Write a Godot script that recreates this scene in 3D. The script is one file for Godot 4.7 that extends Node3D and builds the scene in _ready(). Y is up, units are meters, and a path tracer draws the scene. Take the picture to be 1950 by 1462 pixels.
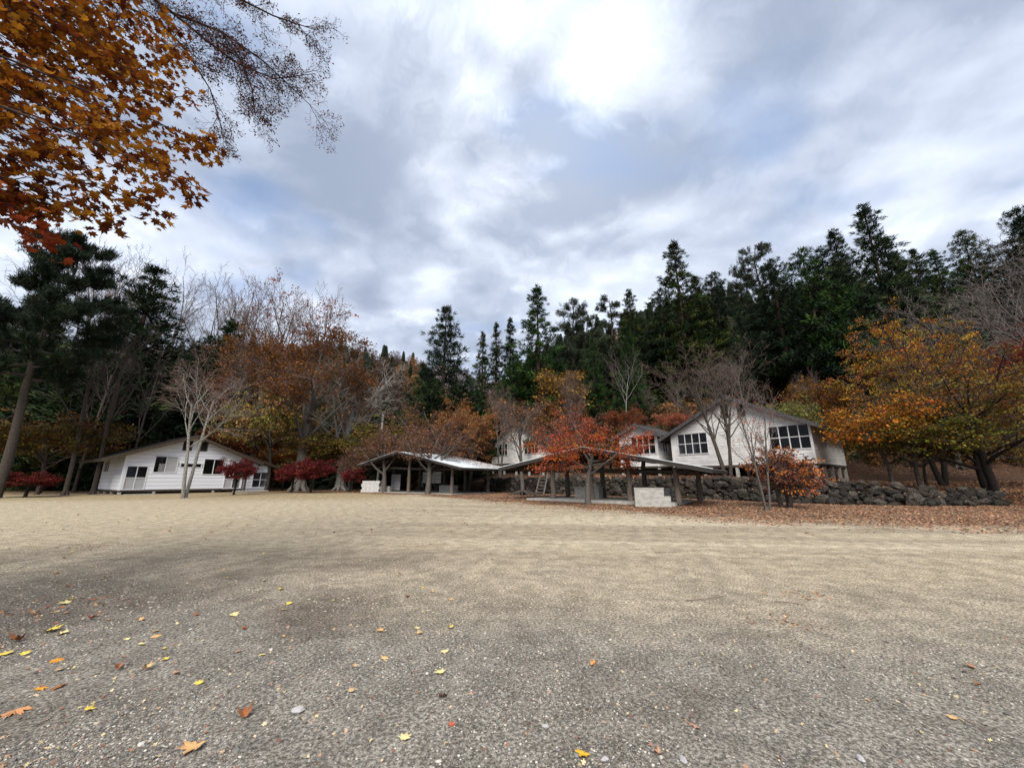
extends Node3D
# A gravel yard under an overcast autumn sky: white cabins, open log shelters, a dry stone wall, maples and a cedar hillside.
# x to the right, y up, the camera looks along -z; D below is the distance in front of the camera (z = -D).

var rng := RandomNumberGenerator.new()
var M := {}
var names := {}
var noise := FastNoiseLite.new()

class Mb:
	var v := PackedVector3Array()
	var n := PackedVector3Array()
	var c := PackedColorArray()
	var ix := PackedInt32Array()
	func mesh() -> ArrayMesh:
		var a = []
		a.resize(Mesh.ARRAY_MAX)
		a[Mesh.ARRAY_VERTEX] = v
		if n.size() == v.size(): a[Mesh.ARRAY_NORMAL] = n
		if c.size() == v.size(): a[Mesh.ARRAY_COLOR] = c
		if ix.size(): a[Mesh.ARRAY_INDEX] = ix
		var m := ArrayMesh.new()
		m.add_surface_from_arrays(Mesh.PRIMITIVE_TRIANGLES, a)
		return m

# ---------------------------------------------------------------- naming
func numbered(called: String) -> String:
	if not names.has(called):
		names[called] = 0
		return called
	names[called] += 1
	return "%s_%03d" % [called, names[called]]

func tag(o: Node, label: String, category: String, group := "", kind := "") -> void:
	if label: o.set_meta("label", label)
	if category: o.set_meta("category", category)
	if group: o.set_meta("group", group)
	if kind: o.set_meta("kind", kind)

func thing(called: String, label: String, category: String, at := Vector3.ZERO, turn := 0.0, group := "") -> Node3D:
	var o := Node3D.new()
	o.name = numbered(called)
	add_child(o)
	o.position = at
	o.rotation.y = turn
	tag(o, label, category, group)
	return o

func put(called: String, mesh, mat, parent: Node = null) -> MeshInstance3D:
	var o := MeshInstance3D.new()
	o.mesh = mesh.mesh() if mesh is Mb else mesh
	o.material_override = mat
	if parent == null:
		o.name = numbered(called)
		add_child(o)
	else:
		o.name = called
		parent.add_child(o, true)
	return o

func structure(called: String, mesh, mat) -> MeshInstance3D:
	var o = put(called, mesh, mat)
	o.set_meta("kind", "structure")
	return o

# ---------------------------------------------------------------- materials
func lin(r: float, g: float, b: float) -> Color:
	return Color(r, g, b).linear_to_srgb()

func grey_tex(seed_: int, freq: float, oct: int, lo: float, hi: float, size := Vector2i(512, 512), squash := 1, contrast := 1.0, kind := FastNoiseLite.TYPE_SIMPLEX_SMOOTH, gain := 0.55) -> ImageTexture:
	var f := FastNoiseLite.new()
	f.noise_type = kind
	f.seed = seed_
	f.frequency = freq
	f.fractal_octaves = oct
	f.fractal_gain = gain
	var im: Image = f.get_seamless_image(size.x, size.y / squash)
	if squash > 1: im.resize(size.x, size.y, Image.INTERPOLATE_CUBIC)
	var d := im.get_data()
	var table := PackedByteArray()
	for i in 256:
		var x: float = clampf((i / 255.0 - 0.5) * contrast + 0.5, 0.0, 1.0)
		table.append(int(255.0 * lerpf(lo, hi, x)))
	for i in d.size(): d[i] = table[d[i]]
	im = Image.create_from_data(im.get_width(), im.get_height(), false, Image.FORMAT_L8, d)
	im.convert(Image.FORMAT_RGB8)
	return ImageTexture.create_from_image(im)

func mat(c: Color, rough := 0.85, tex: Texture2D = null, scale := Vector3.ONE, vcol := false, world := false) -> StandardMaterial3D:
	var m := StandardMaterial3D.new()
	m.albedo_color = c
	m.roughness = rough
	m.metallic_specular = 0.35
	if tex:
		m.albedo_texture = tex
		m.uv1_triplanar = true
		m.uv1_world_triplanar = world
		m.uv1_scale = scale
	m.vertex_color_use_as_albedo = vcol
	return m

func bump(m: StandardMaterial3D, tex: Texture2D, cm: float) -> StandardMaterial3D:
	m.heightmap_enabled = true
	m.heightmap_texture = tex
	m.heightmap_scale = cm
	return m

func leaf_mat(c := Color.WHITE, through := 0.5) -> StandardMaterial3D:
	var m := mat(c, 0.7, null, Vector3.ONE, true)
	m.metallic_specular = 0.25
	m.backlight_enabled = true
	m.backlight = Color(through, through, through)
	return m

func make_materials() -> void:
	var fine = grey_tex(3, 0.09, 4, 0.87, 1.0)
	var grain = grey_tex(5, 0.035, 4, 0.6, 1.0, Vector2i(512, 512), 12, 1.6)
	var stain = grey_tex(11, 0.016, 5, 0.86, 1.0, Vector2i(512, 512), 1, 1.7)
	var rockt = grey_tex(21, 0.02, 5, 0.35, 1.0, Vector2i(512, 512), 1, 1.9)
	var barkt = grey_tex(31, 0.05, 4, 0.35, 1.0, Vector2i(512, 512), 1, 2.2)
	var soilt = grey_tex(41, 0.03, 5, 0.3, 1.0, Vector2i(1024, 1024), 1, 2.4)
	var gravt = grey_tex(43, 0.06, 6, 0.52, 1.0, Vector2i(1024, 1024), 1, 2.4, FastNoiseLite.TYPE_SIMPLEX_SMOOTH, 0.8)
	var patch = grey_tex(47, 0.009, 8, 0.80, 1.0, Vector2i(1024, 1024), 1, 2.0, FastNoiseLite.TYPE_SIMPLEX_SMOOTH, 0.72)
	# buildings
	M.white = bump(mat(lin(0.80, 0.82, 0.86), 0.55, fine, Vector3(0.6, 2.2, 0.6)), fine, 0.2)
	M.offwhite = mat(lin(0.91, 0.895, 0.86), 0.7, stain, Vector3(0.13, 0.2, 0.13), false, true)
	M.offwhite.detail_enabled = true
	M.offwhite.detail_blend_mode = BaseMaterial3D.BLEND_MODE_MUL
	M.offwhite.detail_albedo = fine
	M.offwhite.detail_uv_layer = BaseMaterial3D.DETAIL_UV_2
	M.offwhite.uv2_triplanar = true
	M.offwhite.uv2_scale = Vector3(0.7, 1.6, 0.7)
	M.trim = mat(lin(0.72, 0.72, 0.72), 0.5, fine, Vector3(1, 1, 1))
	M.joint = mat(lin(0.42, 0.43, 0.46), 0.8)
	M.jointwarm = mat(lin(0.66, 0.64, 0.60), 0.8)
	M.cream = mat(lin(0.62, 0.58, 0.48), 0.75, stain, Vector3(0.2, 0.3, 0.2))
	M.greypanel = mat(lin(0.40, 0.40, 0.41), 0.6, fine, Vector3(1, 1, 1))
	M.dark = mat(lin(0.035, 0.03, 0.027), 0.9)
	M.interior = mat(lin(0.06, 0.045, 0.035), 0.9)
	M.curtain = mat(lin(0.55, 0.54, 0.52), 0.9)
	M.roofdark = bump(mat(lin(0.075, 0.062, 0.055), 0.7, soilt, Vector3(0.5, 0.5, 0.5)), fine, 0.4)
	M.roofgrey = bump(mat(lin(0.16, 0.15, 0.15), 0.6, soilt, Vector3(0.4, 0.4, 0.4)), fine, 0.3)
	M.roofmetal = mat(lin(0.74, 0.80, 0.84), 0.45, stain, Vector3(0.25, 0.25, 0.25))
	M.roofmetal.metallic = 0.1
	M.paper = mat(lin(0.85, 0.85, 0.84), 0.8)
	M.timber = bump(mat(lin(0.10, 0.075, 0.055), 0.85, grain, Vector3(0.7, 3.0, 0.7)), grain, 0.5)
	M.log = bump(mat(lin(0.21, 0.175, 0.145), 0.85, grain, Vector3(2.2, 0.5, 2.2)), grain, 0.8)
	M.underside = mat(lin(0.04, 0.033, 0.028), 0.9)  # near-black beams: the shade beneath the shelter roofs is put into this colour
	M.concrete = bump(mat(lin(0.40, 0.39, 0.36), 0.85, stain, Vector3(0.3, 0.5, 0.3)), fine, 0.3)
	M.paleblock = bump(mat(lin(0.58, 0.58, 0.56), 0.8, stain, Vector3(0.7, 0.7, 0.7)), fine, 0.3)
	M.glass = mat(Color(0.12, 0.14, 0.15, 0.22), 0.03)
	M.glass.transparency = BaseMaterial3D.TRANSPARENCY_ALPHA
	M.glass.metallic_specular = 0.3
	M.rocks = []
	for k in [[0.066, 0.055, 0.045], [0.05, 0.044, 0.038], [0.085, 0.07, 0.055], [0.058, 0.054, 0.04], [0.072, 0.055, 0.044], [0.13, 0.115, 0.096]]:
		M.rocks.append(bump(mat(lin(k[0], k[1], k[2]), 0.9, rockt, Vector3(1.1, 1.1, 1.1), false, true), rockt, 2.5))
	# ground
	M.ground = bump(mat(Color.WHITE, 0.95, gravt, Vector3(0.43, 0.43, 0.43), true, true), gravt, 0.3)
	M.ground.detail_enabled = true
	M.ground.detail_blend_mode = BaseMaterial3D.BLEND_MODE_MUL
	M.ground.detail_albedo = patch
	M.ground.detail_uv_layer = BaseMaterial3D.DETAIL_UV_2
	M.ground.uv2_triplanar = true
	M.ground.uv2_world_triplanar = true
	M.ground.uv2_scale = Vector3(0.23, 0.23, 0.23)
	M.ground.metallic_specular = 0.2
	M.hill = bump(mat(Color.WHITE, 0.95, soilt, Vector3(0.3, 0.3, 0.3), true, true), soilt, 8.0)
	M.mountain = mat(lin(0.19, 0.165, 0.18), 0.95, soilt, Vector3(0.008, 0.012, 0.008), false, true)  # paler than its bare woods: distance haze is put into the colour
	M.pebble = mat(Color.WHITE, 0.85, null, Vector3.ONE, true)
	M.litter = leaf_mat(Color.WHITE, 0.25)
	# bark and leaves
	M.bark = bump(mat(lin(0.13, 0.105, 0.085), 0.9, barkt, Vector3(1.2, 0.35, 1.2)), barkt, 2.0)
	M.bark_grey = bump(mat(lin(0.23, 0.205, 0.18), 0.9, barkt, Vector3(1.2, 0.5, 1.2)), barkt, 1.5)
	M.bark_pale = bump(mat(lin(0.50, 0.48, 0.43), 0.85, grey_tex(37, 0.03, 4, 0.22, 1.0, Vector2i(512, 512), 1, 3.2), Vector3(1.3, 0.9, 1.3)), barkt, 1.0)
	M.bark_dark = bump(mat(lin(0.05, 0.04, 0.034), 0.9, barkt, Vector3(1.2, 0.4, 1.2)), barkt, 2.0)
	M.bark_red = bump(mat(lin(0.14, 0.085, 0.06), 0.9, barkt, Vector3(1.4, 0.2, 1.4)), barkt, 2.5)
	M.twig_grey = mat(lin(0.15, 0.125, 0.115), 0.9)
	M.twig_brown = mat(lin(0.15, 0.10, 0.085), 0.9)
	M.twig_dark = mat(lin(0.045, 0.036, 0.035), 0.9)
	M.twig_pale = mat(lin(0.27, 0.24, 0.215), 0.9)
	M.leaf = leaf_mat(Color.WHITE, 0.6)
	M.needle = leaf_mat(Color.WHITE, 0.15)
	M.needle_tones = [M.needle, leaf_mat(Color(1.22, 1.14, 0.9), 0.15), leaf_mat(Color(0.8, 0.86, 0.9), 0.15), leaf_mat(Color(1.1, 1.22, 1.0), 0.15), leaf_mat(Color(1.3, 1.2, 1.05), 0.15)]

# ---------------------------------------------------------------- sky
func make_sky() -> Sky:
	var w := 1600
	var h := 800
	var a := FastNoiseLite.new()
	a.seed = 8
	a.frequency = 0.42
	a.fractal_octaves = 5
	a.fractal_gain = 0.58
	var b := FastNoiseLite.new()
	b.seed = 23
	b.frequency = 1.15
	b.fractal_octaves = 4
	var e := FastNoiseLite.new()
	e.seed = 61
	e.frequency = 2.6
	e.fractal_octaves = 5
	e.fractal_gain = 0.6
	e.domain_warp_enabled = true
	e.domain_warp_amplitude = 0.5
	e.domain_warp_frequency = 1.0
	var data := PackedFloat32Array()
	data.resize(w * h * 3)
	# the sun stands behind the cloud here, ahead of the camera and high
	var hub := Vector3(0.08, 0.75, -0.65).normalized()
	var deep := Vector3(0.16, 0.27, 0.50)
	var dull := Vector3(0.25, 0.305, 0.415)
	var bright := Vector3(0.69, 0.755, 0.89)
	for y in h:
		var el := (0.5 - (y + 0.5) / h) * PI
		var sy := sin(el)
		var cy := cos(el)
		for x in w:
			var o := (y * w + x) * 3
			if el < -0.02:
				data[o] = 0.30
				data[o + 1] = 0.29
				data[o + 2] = 0.27
				continue
			var az := ((x + 0.5) / w) * TAU
			var dx := sin(az) * cy
			var dz := -cos(az) * cy
			var k := 1.0 / (maxf(sy, 0.0) + 0.16)
			var px := dx * k * 1.35
			var pz := dz * k * 1.5
			var n1 := a.get_noise_2d(px, pz)
			var n2 := b.get_noise_2d(px + 3.0, pz * 1.1)
			var n3 := e.get_noise_2d(px, pz)
			var t := clampf(0.50 + 0.75 * n1 + 0.30 * n2 + 0.22 * n3, 0.0, 1.0)
			t = t * t * (3.0 - 2.0 * t)
			var col := dull.lerp(bright, t)
			var thin := clampf((b.get_noise_2d(px * 0.7 - 9.0, pz * 0.7 + 4.0) - 0.22) * 3.0, 0.0, 1.0) * clampf((sy - 0.1) * 3.0, 0.0, 1.0)
			col = col.lerp(deep, thin * 0.55)
			var near := dx * hub.x + sy * hub.y + dz * hub.z
			var ang := acos(clampf(near, -1.0, 1.0))
			var glow := exp(-ang * ang / 0.055) * clampf(0.95 + 1.0 * n1 + 1.1 * n2 + 0.5 * n3, 0.15, 1.6) * 0.55 + 0.10 * exp(-ang * ang / 0.3)
			col += Vector3(0.90, 0.91, 0.92) * maxf(glow, 0.0) * 1.1
			# small bright torn edges in the lower sky
			col += Vector3(0.30, 0.30, 0.29) * clampf((n3 + 0.6 * n2 - 0.22) * 3.0, 0.0, 1.0) * clampf(1.2 - sy * 2.2, 0.0, 1.0)
			var low := exp(-maxf(sy, 0.0) * 7.0)
			col = col.lerp(Vector3(0.62, 0.68, 0.80), low * 0.5)
			data[o] = col.x
			data[o + 1] = col.y
			data[o + 2] = col.z
	var im := Image.create_from_data(w, h, false, Image.FORMAT_RGBF, data.to_byte_array())
	var pm := PanoramaSkyMaterial.new()
	pm.panorama = ImageTexture.create_from_image(im)
	var s := Sky.new()
	s.sky_material = pm
	return s

# ---------------------------------------------------------------- terrain
const WALL := [[-120.0, 46.0], [-75.0, 46.0], [-45.0, 53.0], [-30.0, 55.0], [-16.0, 50.0], [-8.0, 45.5], [-1.0, 40.0], [4.0, 35.5], [9.0, 31.0], [13.5, 27.5], [16.0, 24.4], [19.0, 22.6], [22.5, 21.7], [26.5, 22.3], [40.0, 21.0], [120.0, 19.0]]

func wall_d(x: float) -> float:
	if x <= WALL[0][0]: return WALL[0][1]
	for i in range(1, WALL.size()):
		if x <= WALL[i][0]:
			return lerpf(WALL[i - 1][1], WALL[i][1], (x - WALL[i - 1][0]) / (WALL[i][0] - WALL[i - 1][0]))
	return WALL[-1][1]

func sm(a: float, b: float, x: float) -> float:
	return smoothstep(a, b, x)

func yard(x: float, d: float) -> float:
	return 0.27 * sm(6.0, 36.0, d) + 0.02 * noise.get_noise_2d(x * 6.0, d * 6.0) * sm(4.0, 9.0, d)

func bank(x: float) -> float:
	return 1.28 * sm(-9.0, -2.0, x) * (1.0 - 0.5 * sm(16.0, 25.0, x))

func hill(x: float, d: float) -> float:
	var t := d - wall_d(x)
	var y := yard(x, d)
	if t <= 0.0: return y
	var width := 0.3 + 3.0 * sm(24.5, 29.0, x) + 3.0 * (1.0 - sm(-10.0, -5.0, x))
	y += bank(x) * clampf(t / width, 0.0, 1.0)
	var ang := x / d
	var slope := 0.46
	if ang < -0.5: slope = 0.45
	elif ang < -0.24: slope = lerpf(0.45, 0.39, (ang + 0.5) / 0.26)
	elif ang < -0.1: slope = lerpf(0.39, 0.15, (ang + 0.24) / 0.14)
	elif ang < 0.05: slope = lerpf(0.15, 0.34, (ang + 0.1) / 0.15)
	else: slope = lerpf(0.34, 0.56, clampf((ang - 0.05) / 0.5, 0.0, 1.0))
	var u := maxf(t - 13.0, 0.0)
	var rise := u if u < 110.0 else 110.0 + 40.0 * (1.0 - exp(-(u - 110.0) / 40.0))
	y += slope * rise + 0.06 * clampf(t - 4.0, 0.0, 9.0)
	y += noise.get_noise_2d(x * 0.6, d * 0.6) * minf(2.2, u * 0.1) + noise.get_noise_2d(x * 4.0, d * 4.0) * minf(0.16, t * 0.02)
	return y

func litter_line(x: float) -> float:
	# how far in front of the camera the carpet of fallen leaves begins
	var line := [[-16.0, 38.0], [-8.0, 33.0], [-1.0, 24.5], [3.0, 20.5], [6.0, 17.0], [9.0, 14.2], [15.0, 12.6], [22.0, 12.2], [40.0, 12.0]]
	if x <= line[0][0]: return 38.0
	for i in range(1, line.size()):
		if x <= line[i][0]:
			return lerpf(line[i - 1][1], line[i][1], (x - line[i - 1][0]) / (line[i][0] - line[i - 1][0]))
	return 12.0

func ground_color(x: float, d: float) -> Color:
	var n := noise.get_noise_2d(x * 1.6, d * 1.6)
	var n2 := noise.get_noise_2d(x * 9.0 + 50.0, d * 9.0)
	var gravel := Color(0.43, 0.395, 0.335)
	var mid := Color(0.68, 0.58, 0.43)
	var sand := Color(0.80, 0.675, 0.475)
	var pale := Color(0.86, 0.73, 0.515)
	var straw := Color(0.60, 0.46, 0.26)
	var w := d + n * 2.2 + n2 * 0.8 + clampf(x, -8.0, 10.0) * 0.14
	var c := gravel.lerp(mid, sm(2.4, 5.8, w)).lerp(sand, sm(4.6, 10.5, w))
	c = c.lerp(pale, 0.7 * sm(11.0, 17.0, w))
	# earthier patches in the gravel
	c = c.lerp(Color(0.30, 0.255, 0.20), 0.38 * sm(0.05, 0.4, noise.get_noise_2d(x * 14.0 - 80.0, d * 14.0)) * (1.0 - sm(5.0, 8.0, d)))
	# a worn double wheel track
	for off in [0.0, 1.55]:
		var line: float = 10.6 - 0.05 * x + off + 0.35 * noise.get_noise_2d(x * 1.5, off * 9.0)
		c = c.lerp(Color(0.47, 0.385, 0.28), 0.5 * exp(-pow((d - line) / 0.22, 2.0)) * sm(-3.0, 4.0, x) * clampf(0.7 + n2, 0.2, 1.0))
	# long wheel streaks across the yard
	var s := noise.get_noise_2d(x * 1.2 + 30.0, (d + x * 0.13) * 24.0) + 0.6 * noise.get_noise_2d(x * 0.8, (d + x * 0.13) * 60.0)
	c = c.lerp(Color(0.56, 0.47, 0.34), clampf(s * 2.0, 0.0, 0.6) * sm(6.0, 9.0, d) * sm(-9.0, -2.0, x))
	c = c.lerp(Color(0.97, 0.84, 0.62), clampf(-s * 2.2 - 0.05, 0.0, 0.7) * sm(6.5, 9.5, d) * sm(-6.0, 2.0, x))
	c = c.lerp(straw, 0.75 * sm(24.0, 31.0, d - x * 0.12 + n * 4.0) * (1.0 - sm(-12.0, -6.0, x)))
	# darker brown patches at the lower left
	c = c.lerp(Color(0.19, 0.15, 0.125), 0.5 * sm(0.0, 0.5, n2 + 0.3) * (1.0 - sm(-2.5, -0.5, x + n)) * (1.0 - sm(7.0, 11.0, d)))
	var edge := d - litter_line(x) + n2 * 2.0
	c = c.lerp(Color(0.27, 0.15, 0.095), 0.85 * sm(-1.2, 2.0, edge))
	return c

func make_ground() -> void:
	var xs := []
	var x := 0.0
	while x < 320.0:
		xs.append(x)
		x += 0.16 + x * 0.022
	var cols := []
	for i in range(xs.size() - 1, 0, -1): cols.append(-xs[i])
	cols.append_array(xs)
	var ds := [-220.0, -80.0, -30.0, -10.0, -2.0, 0.0, 1.0, 1.6]
	var d := 2.0
	while d < 62.0:
		ds.append(d)
		d += 0.10 + d * 0.012
	ds.append_array([62.0, 80.0])
	var b := Mb.new()
	for dd in ds:
		for xx in cols:
			b.v.append(Vector3(xx, yard(xx, dd), -dd))
			b.c.append(ground_color(xx, dd))
	grid(b, cols.size(), ds.size())
	structure("ground", b, M.ground)

func grid(b: Mb, w: int, h: int) -> void:
	# clockwise seen from above, rows going away from the camera
	for j in h - 1:
		for i in w - 1:
			var q := j * w + i
			b.ix.append_array(PackedInt32Array([q, q + w, q + 1, q + 1, q + w, q + w + 1]))
	var n := PackedVector3Array()
	n.resize(b.v.size())
	for j in h:
		for i in w:
			var l := b.v[j * w + maxi(i - 1, 0)]
			var r := b.v[j * w + mini(i + 1, w - 1)]
			var u := b.v[maxi(j - 1, 0) * w + i]
			var f := b.v[mini(j + 1, h - 1) * w + i]
			n[j * w + i] = (r - l).cross(f - u).normalized()
	b.n = n

func make_hill() -> void:
	var cols := []
	var x := -330.0
	while x < 330.0:
		cols.append(x)
		x += 0.7 if absf(x) < 30.0 else (2.5 if absf(x) < 110.0 else 9.0)
	var ts := [-0.1, 0.02, 0.3, 0.8, 1.5, 2.5, 3.6]
	var t := 4.6
	while t < 330.0:
		ts.append(t)
		t += 1.0 + t * 0.07
	var b := Mb.new()
	for tt in ts:
		for xx in cols:
			var dd: float = wall_d(xx) + tt
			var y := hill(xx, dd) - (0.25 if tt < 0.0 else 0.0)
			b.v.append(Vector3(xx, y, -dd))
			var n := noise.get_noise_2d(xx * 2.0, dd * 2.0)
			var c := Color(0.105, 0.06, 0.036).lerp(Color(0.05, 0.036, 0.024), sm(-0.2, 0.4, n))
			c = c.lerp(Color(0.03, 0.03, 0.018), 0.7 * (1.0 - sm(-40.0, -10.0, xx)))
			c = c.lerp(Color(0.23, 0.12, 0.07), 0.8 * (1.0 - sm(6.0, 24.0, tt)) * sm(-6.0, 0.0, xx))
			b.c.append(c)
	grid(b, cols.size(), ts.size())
	structure("hillside", b, M.hill)
	# the far mountain in the gap of the valley
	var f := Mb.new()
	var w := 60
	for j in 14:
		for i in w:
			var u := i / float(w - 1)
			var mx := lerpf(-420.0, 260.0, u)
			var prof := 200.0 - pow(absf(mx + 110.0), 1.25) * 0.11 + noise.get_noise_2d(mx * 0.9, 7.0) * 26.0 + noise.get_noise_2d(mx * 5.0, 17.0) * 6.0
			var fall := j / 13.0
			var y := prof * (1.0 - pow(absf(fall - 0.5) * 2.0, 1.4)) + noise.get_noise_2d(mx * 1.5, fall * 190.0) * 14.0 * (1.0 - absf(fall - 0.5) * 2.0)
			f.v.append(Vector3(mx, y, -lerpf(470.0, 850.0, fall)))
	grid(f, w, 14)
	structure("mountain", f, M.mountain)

# ---------------------------------------------------------------- solids
func tri(b: Mb, p: Vector3, q: Vector3, r: Vector3) -> void:
	b.v.append(p)
	b.v.append(q)
	b.v.append(r)

func quad(b: Mb, p: Vector3, q: Vector3, r: Vector3, s: Vector3) -> void:
	tri(b, p, q, r)
	tri(b, p, r, s)

func box(b: Mb, lo: Vector3, hi: Vector3, xf := Transform3D.IDENTITY) -> void:
	var p := []
	for k in 8: p.append(xf * Vector3(hi.x if k & 1 else lo.x, hi.y if k & 2 else lo.y, hi.z if k & 4 else lo.z))
	quad(b, p[4], p[6], p[7], p[5])
	quad(b, p[1], p[3], p[2], p[0])
	quad(b, p[5], p[7], p[3], p[1])
	quad(b, p[0], p[2], p[6], p[4])
	quad(b, p[6], p[2], p[3], p[7])
	quad(b, p[0], p[4], p[5], p[1])

func plate(b: Mb, poly: PackedVector2Array, z0: float, z1: float, xf := Transform3D.IDENTITY, lean := 0.0) -> void:
	# a flat outline in xy pushed from z0 to z1 (z1 faces out); lean sets its lower edge further out
	var top := -1e9
	for q in poly: top = maxf(top, q.y)
	if Geometry2D.is_polygon_clockwise(poly):
		poly = poly.duplicate()
		poly.reverse()
	var idx := Geometry2D.triangulate_polygon(poly)
	var f := []
	var k := []
	for q in poly:
		var o := (top - q.y) * lean
		f.append(xf * Vector3(q.x, q.y, z1 + o))
		k.append(xf * Vector3(q.x, q.y, z0))
	for i in range(0, idx.size(), 3):
		tri(b, f[idx[i]], f[idx[i + 2]], f[idx[i + 1]])
		tri(b, k[idx[i]], k[idx[i + 1]], k[idx[i + 2]])
	for i in poly.size():
		var j := (i + 1) % poly.size()
		quad(b, f[i], f[j], k[j], k[i])

func rect(x0: float, y0: float, x1: float, y1: float) -> PackedVector2Array:
	return PackedVector2Array([Vector2(x0, y0), Vector2(x1, y0), Vector2(x1, y1), Vector2(x0, y1)])

func tube(b: Mb, p: PackedVector3Array, r0: float, r1: float, k: int, bulge := 0.0) -> void:
	var m := p.size()
	var base := b.v.size()
	var dir := (p[1] - p[0]).normalized()
	var a := dir.cross(Vector3.UP if absf(dir.y) < 0.9 else Vector3.RIGHT).normalized()
	for i in m:
		if i < m - 1: dir = (p[i + 1] - p[i]).normalized()
		a = (a - dir * a.dot(dir)).normalized()
		var bb := dir.cross(a)
		var r := lerpf(r0, r1, float(i) / (m - 1))
		if bulge > 0.0: r *= 1.0 + bulge * rng.randf_range(-1.0, 1.0)
		for j in k:
			var an := TAU * j / k
			var o := a * cos(an) + bb * sin(an)
			b.v.append(p[i] + o * r)
			b.n.append(o)
	for i in m - 1:
		for j in k:
			var q := base + i * k + j
			var q2 := base + i * k + (j + 1) % k
			b.ix.append(q)
			b.ix.append(q + k)
			b.ix.append(q2)
			b.ix.append(q2)
			b.ix.append(q + k)
			b.ix.append(q2 + k)

func log_tube(p: PackedVector3Array, r0: float, r1: float, k := 10) -> Mb:
	# a tube with flat ends, faceted
	var t := Mb.new()
	tube(t, p, r0, r1, k, 0.06)
	var m := p.size()
	var base := t.v.size()
	for e in [0, m - 1]:
		var mid := t.v.size()
		t.v.append(p[e])
		t.n.append((p[e] - p[1 if e == 0 else m - 2]).normalized())
		for j in k:
			t.v.append(t.v[e * k + j])
			t.n.append(t.n[mid])
		for j in k:
			if e == 0: t.ix.append_array(PackedInt32Array([mid, mid + 1 + j, mid + 1 + (j + 1) % k]))
			else: t.ix.append_array(PackedInt32Array([mid, mid + 1 + (j + 1) % k, mid + 1 + j]))
	return t

func rv() -> Vector3:
	return Vector3(rng.randf_range(-1, 1), rng.randf_range(-1, 1), rng.randf_range(-1, 1))

func rock(sd: int, flat: float) -> ArrayMesh:
	# an angular stone of 36 faces, about one metre long
	rng.seed = 900 + sd
	var rings := [[-0.36, 0.62], [0.02, 1.0], [0.36, 0.66]]
	var b := Mb.new()
	var pts := []
	for r in rings:
		for j in 6:
			var an: float = TAU * (j + rng.randf_range(-0.25, 0.25)) / 6.0
			var rad: float = 0.5 * r[1] * rng.randf_range(0.78, 1.12)
			pts.append(Vector3(cos(an) * rad, r[0] * flat * rng.randf_range(0.8, 1.15), sin(an) * rad * 0.8))
	var top := Vector3(rng.randf_range(-0.1, 0.1), 0.47 * flat, rng.randf_range(-0.1, 0.1))
	var low := Vector3(0, -0.45 * flat, 0)
	for j in 6:
		var q := (j + 1) % 6
		for i in 2: quad(b, pts[i * 6 + j], pts[i * 6 + q], pts[i * 6 + 6 + q], pts[i * 6 + 6 + j])
		tri(b, pts[12 + j], pts[12 + q], top)
		tri(b, pts[q], pts[j], low)
	return b.mesh()

# ---------------------------------------------------------------- trees
func grow(wood: Mb, twig: Mb, sites: Array, p: Vector3, d: Vector3, length: float, r: float, lv: int, S: Dictionary) -> void:
	var segs: int = S.segs[lv]
	var pts := PackedVector3Array([p])
	var dirs := [d]
	var q := p
	for i in segs:
		d = (d + rv() * S.wob[lv] + Vector3.UP * S.up[lv]).normalized()
		q += d * (length / segs)
		pts.append(q)
		dirs.append(d)
	var r1: float = maxf(r * S.taper[lv], S.rmin * 0.6)
	tube(wood if lv < S.fine else twig, pts, r, r1, S.sides[lv])
	if lv == S.levels:
		sites.append([q, d])
		if S.get("mid", false): sites.append([pts[segs / 2], d])
		return
	var n: int = S.kids[lv]
	var turn := rng.randf() * TAU
	for i in n:
		var t := lerpf(S.start[lv], 1.0, (i + 0.3 + 0.7 * rng.randf()) / n)
		var f := t * segs
		var j := mini(int(f), segs - 1)
		var at := pts[j].lerp(pts[j + 1], f - j)
		var dd: Vector3 = dirs[j + 1]
		var a := dd.cross(Vector3.UP if absf(dd.y) < 0.95 else Vector3.RIGHT).normalized()
		turn += 2.4 + rng.randf_range(-0.5, 0.5)
		var side := a * cos(turn) + dd.cross(a) * sin(turn)
		var an: float = S.ang[lv] * rng.randf_range(0.75, 1.25)
		var nd := dd * cos(an) + side * sin(an)
		nd.y *= S.flat[lv]
		nd = nd.normalized()
		grow(wood, twig, sites, at, nd, length * S.ratio[lv] * (1.2 - 0.55 * t) * rng.randf_range(0.75, 1.2), maxf(lerpf(r, r1, t) * S.thin[lv], S.rmin), lv + 1, S)

func spray(n: int, rad: float, thick: float, size: float, slim := 0.62, droop := 0.25) -> PackedVector3Array:
	# leaves lying about one point, each two bent faces
	var o := PackedVector3Array()
	for i in n:
		var an := rng.randf() * TAU
		var q := rad * sqrt(rng.randf())
		var c := Vector3(cos(an) * q, rng.randf_range(-thick, thick) - droop * q * q / rad, sin(an) * q)
		var l := Vector3(rng.randf_range(-1, 1), rng.randf_range(-0.7, 0.3), rng.randf_range(-1, 1)).normalized() * size * rng.randf_range(0.7, 1.25) * 0.5
		var s := l.cross(Vector3.UP + rv() * 0.8).normalized() * l.length() * slim
		var up := Vector3(0, l.length() * 0.25, 0)
		o.append_array(PackedVector3Array([c + l, c + s + up, c - l, c + l, c - l, c - s + up]))
	return o

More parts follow.
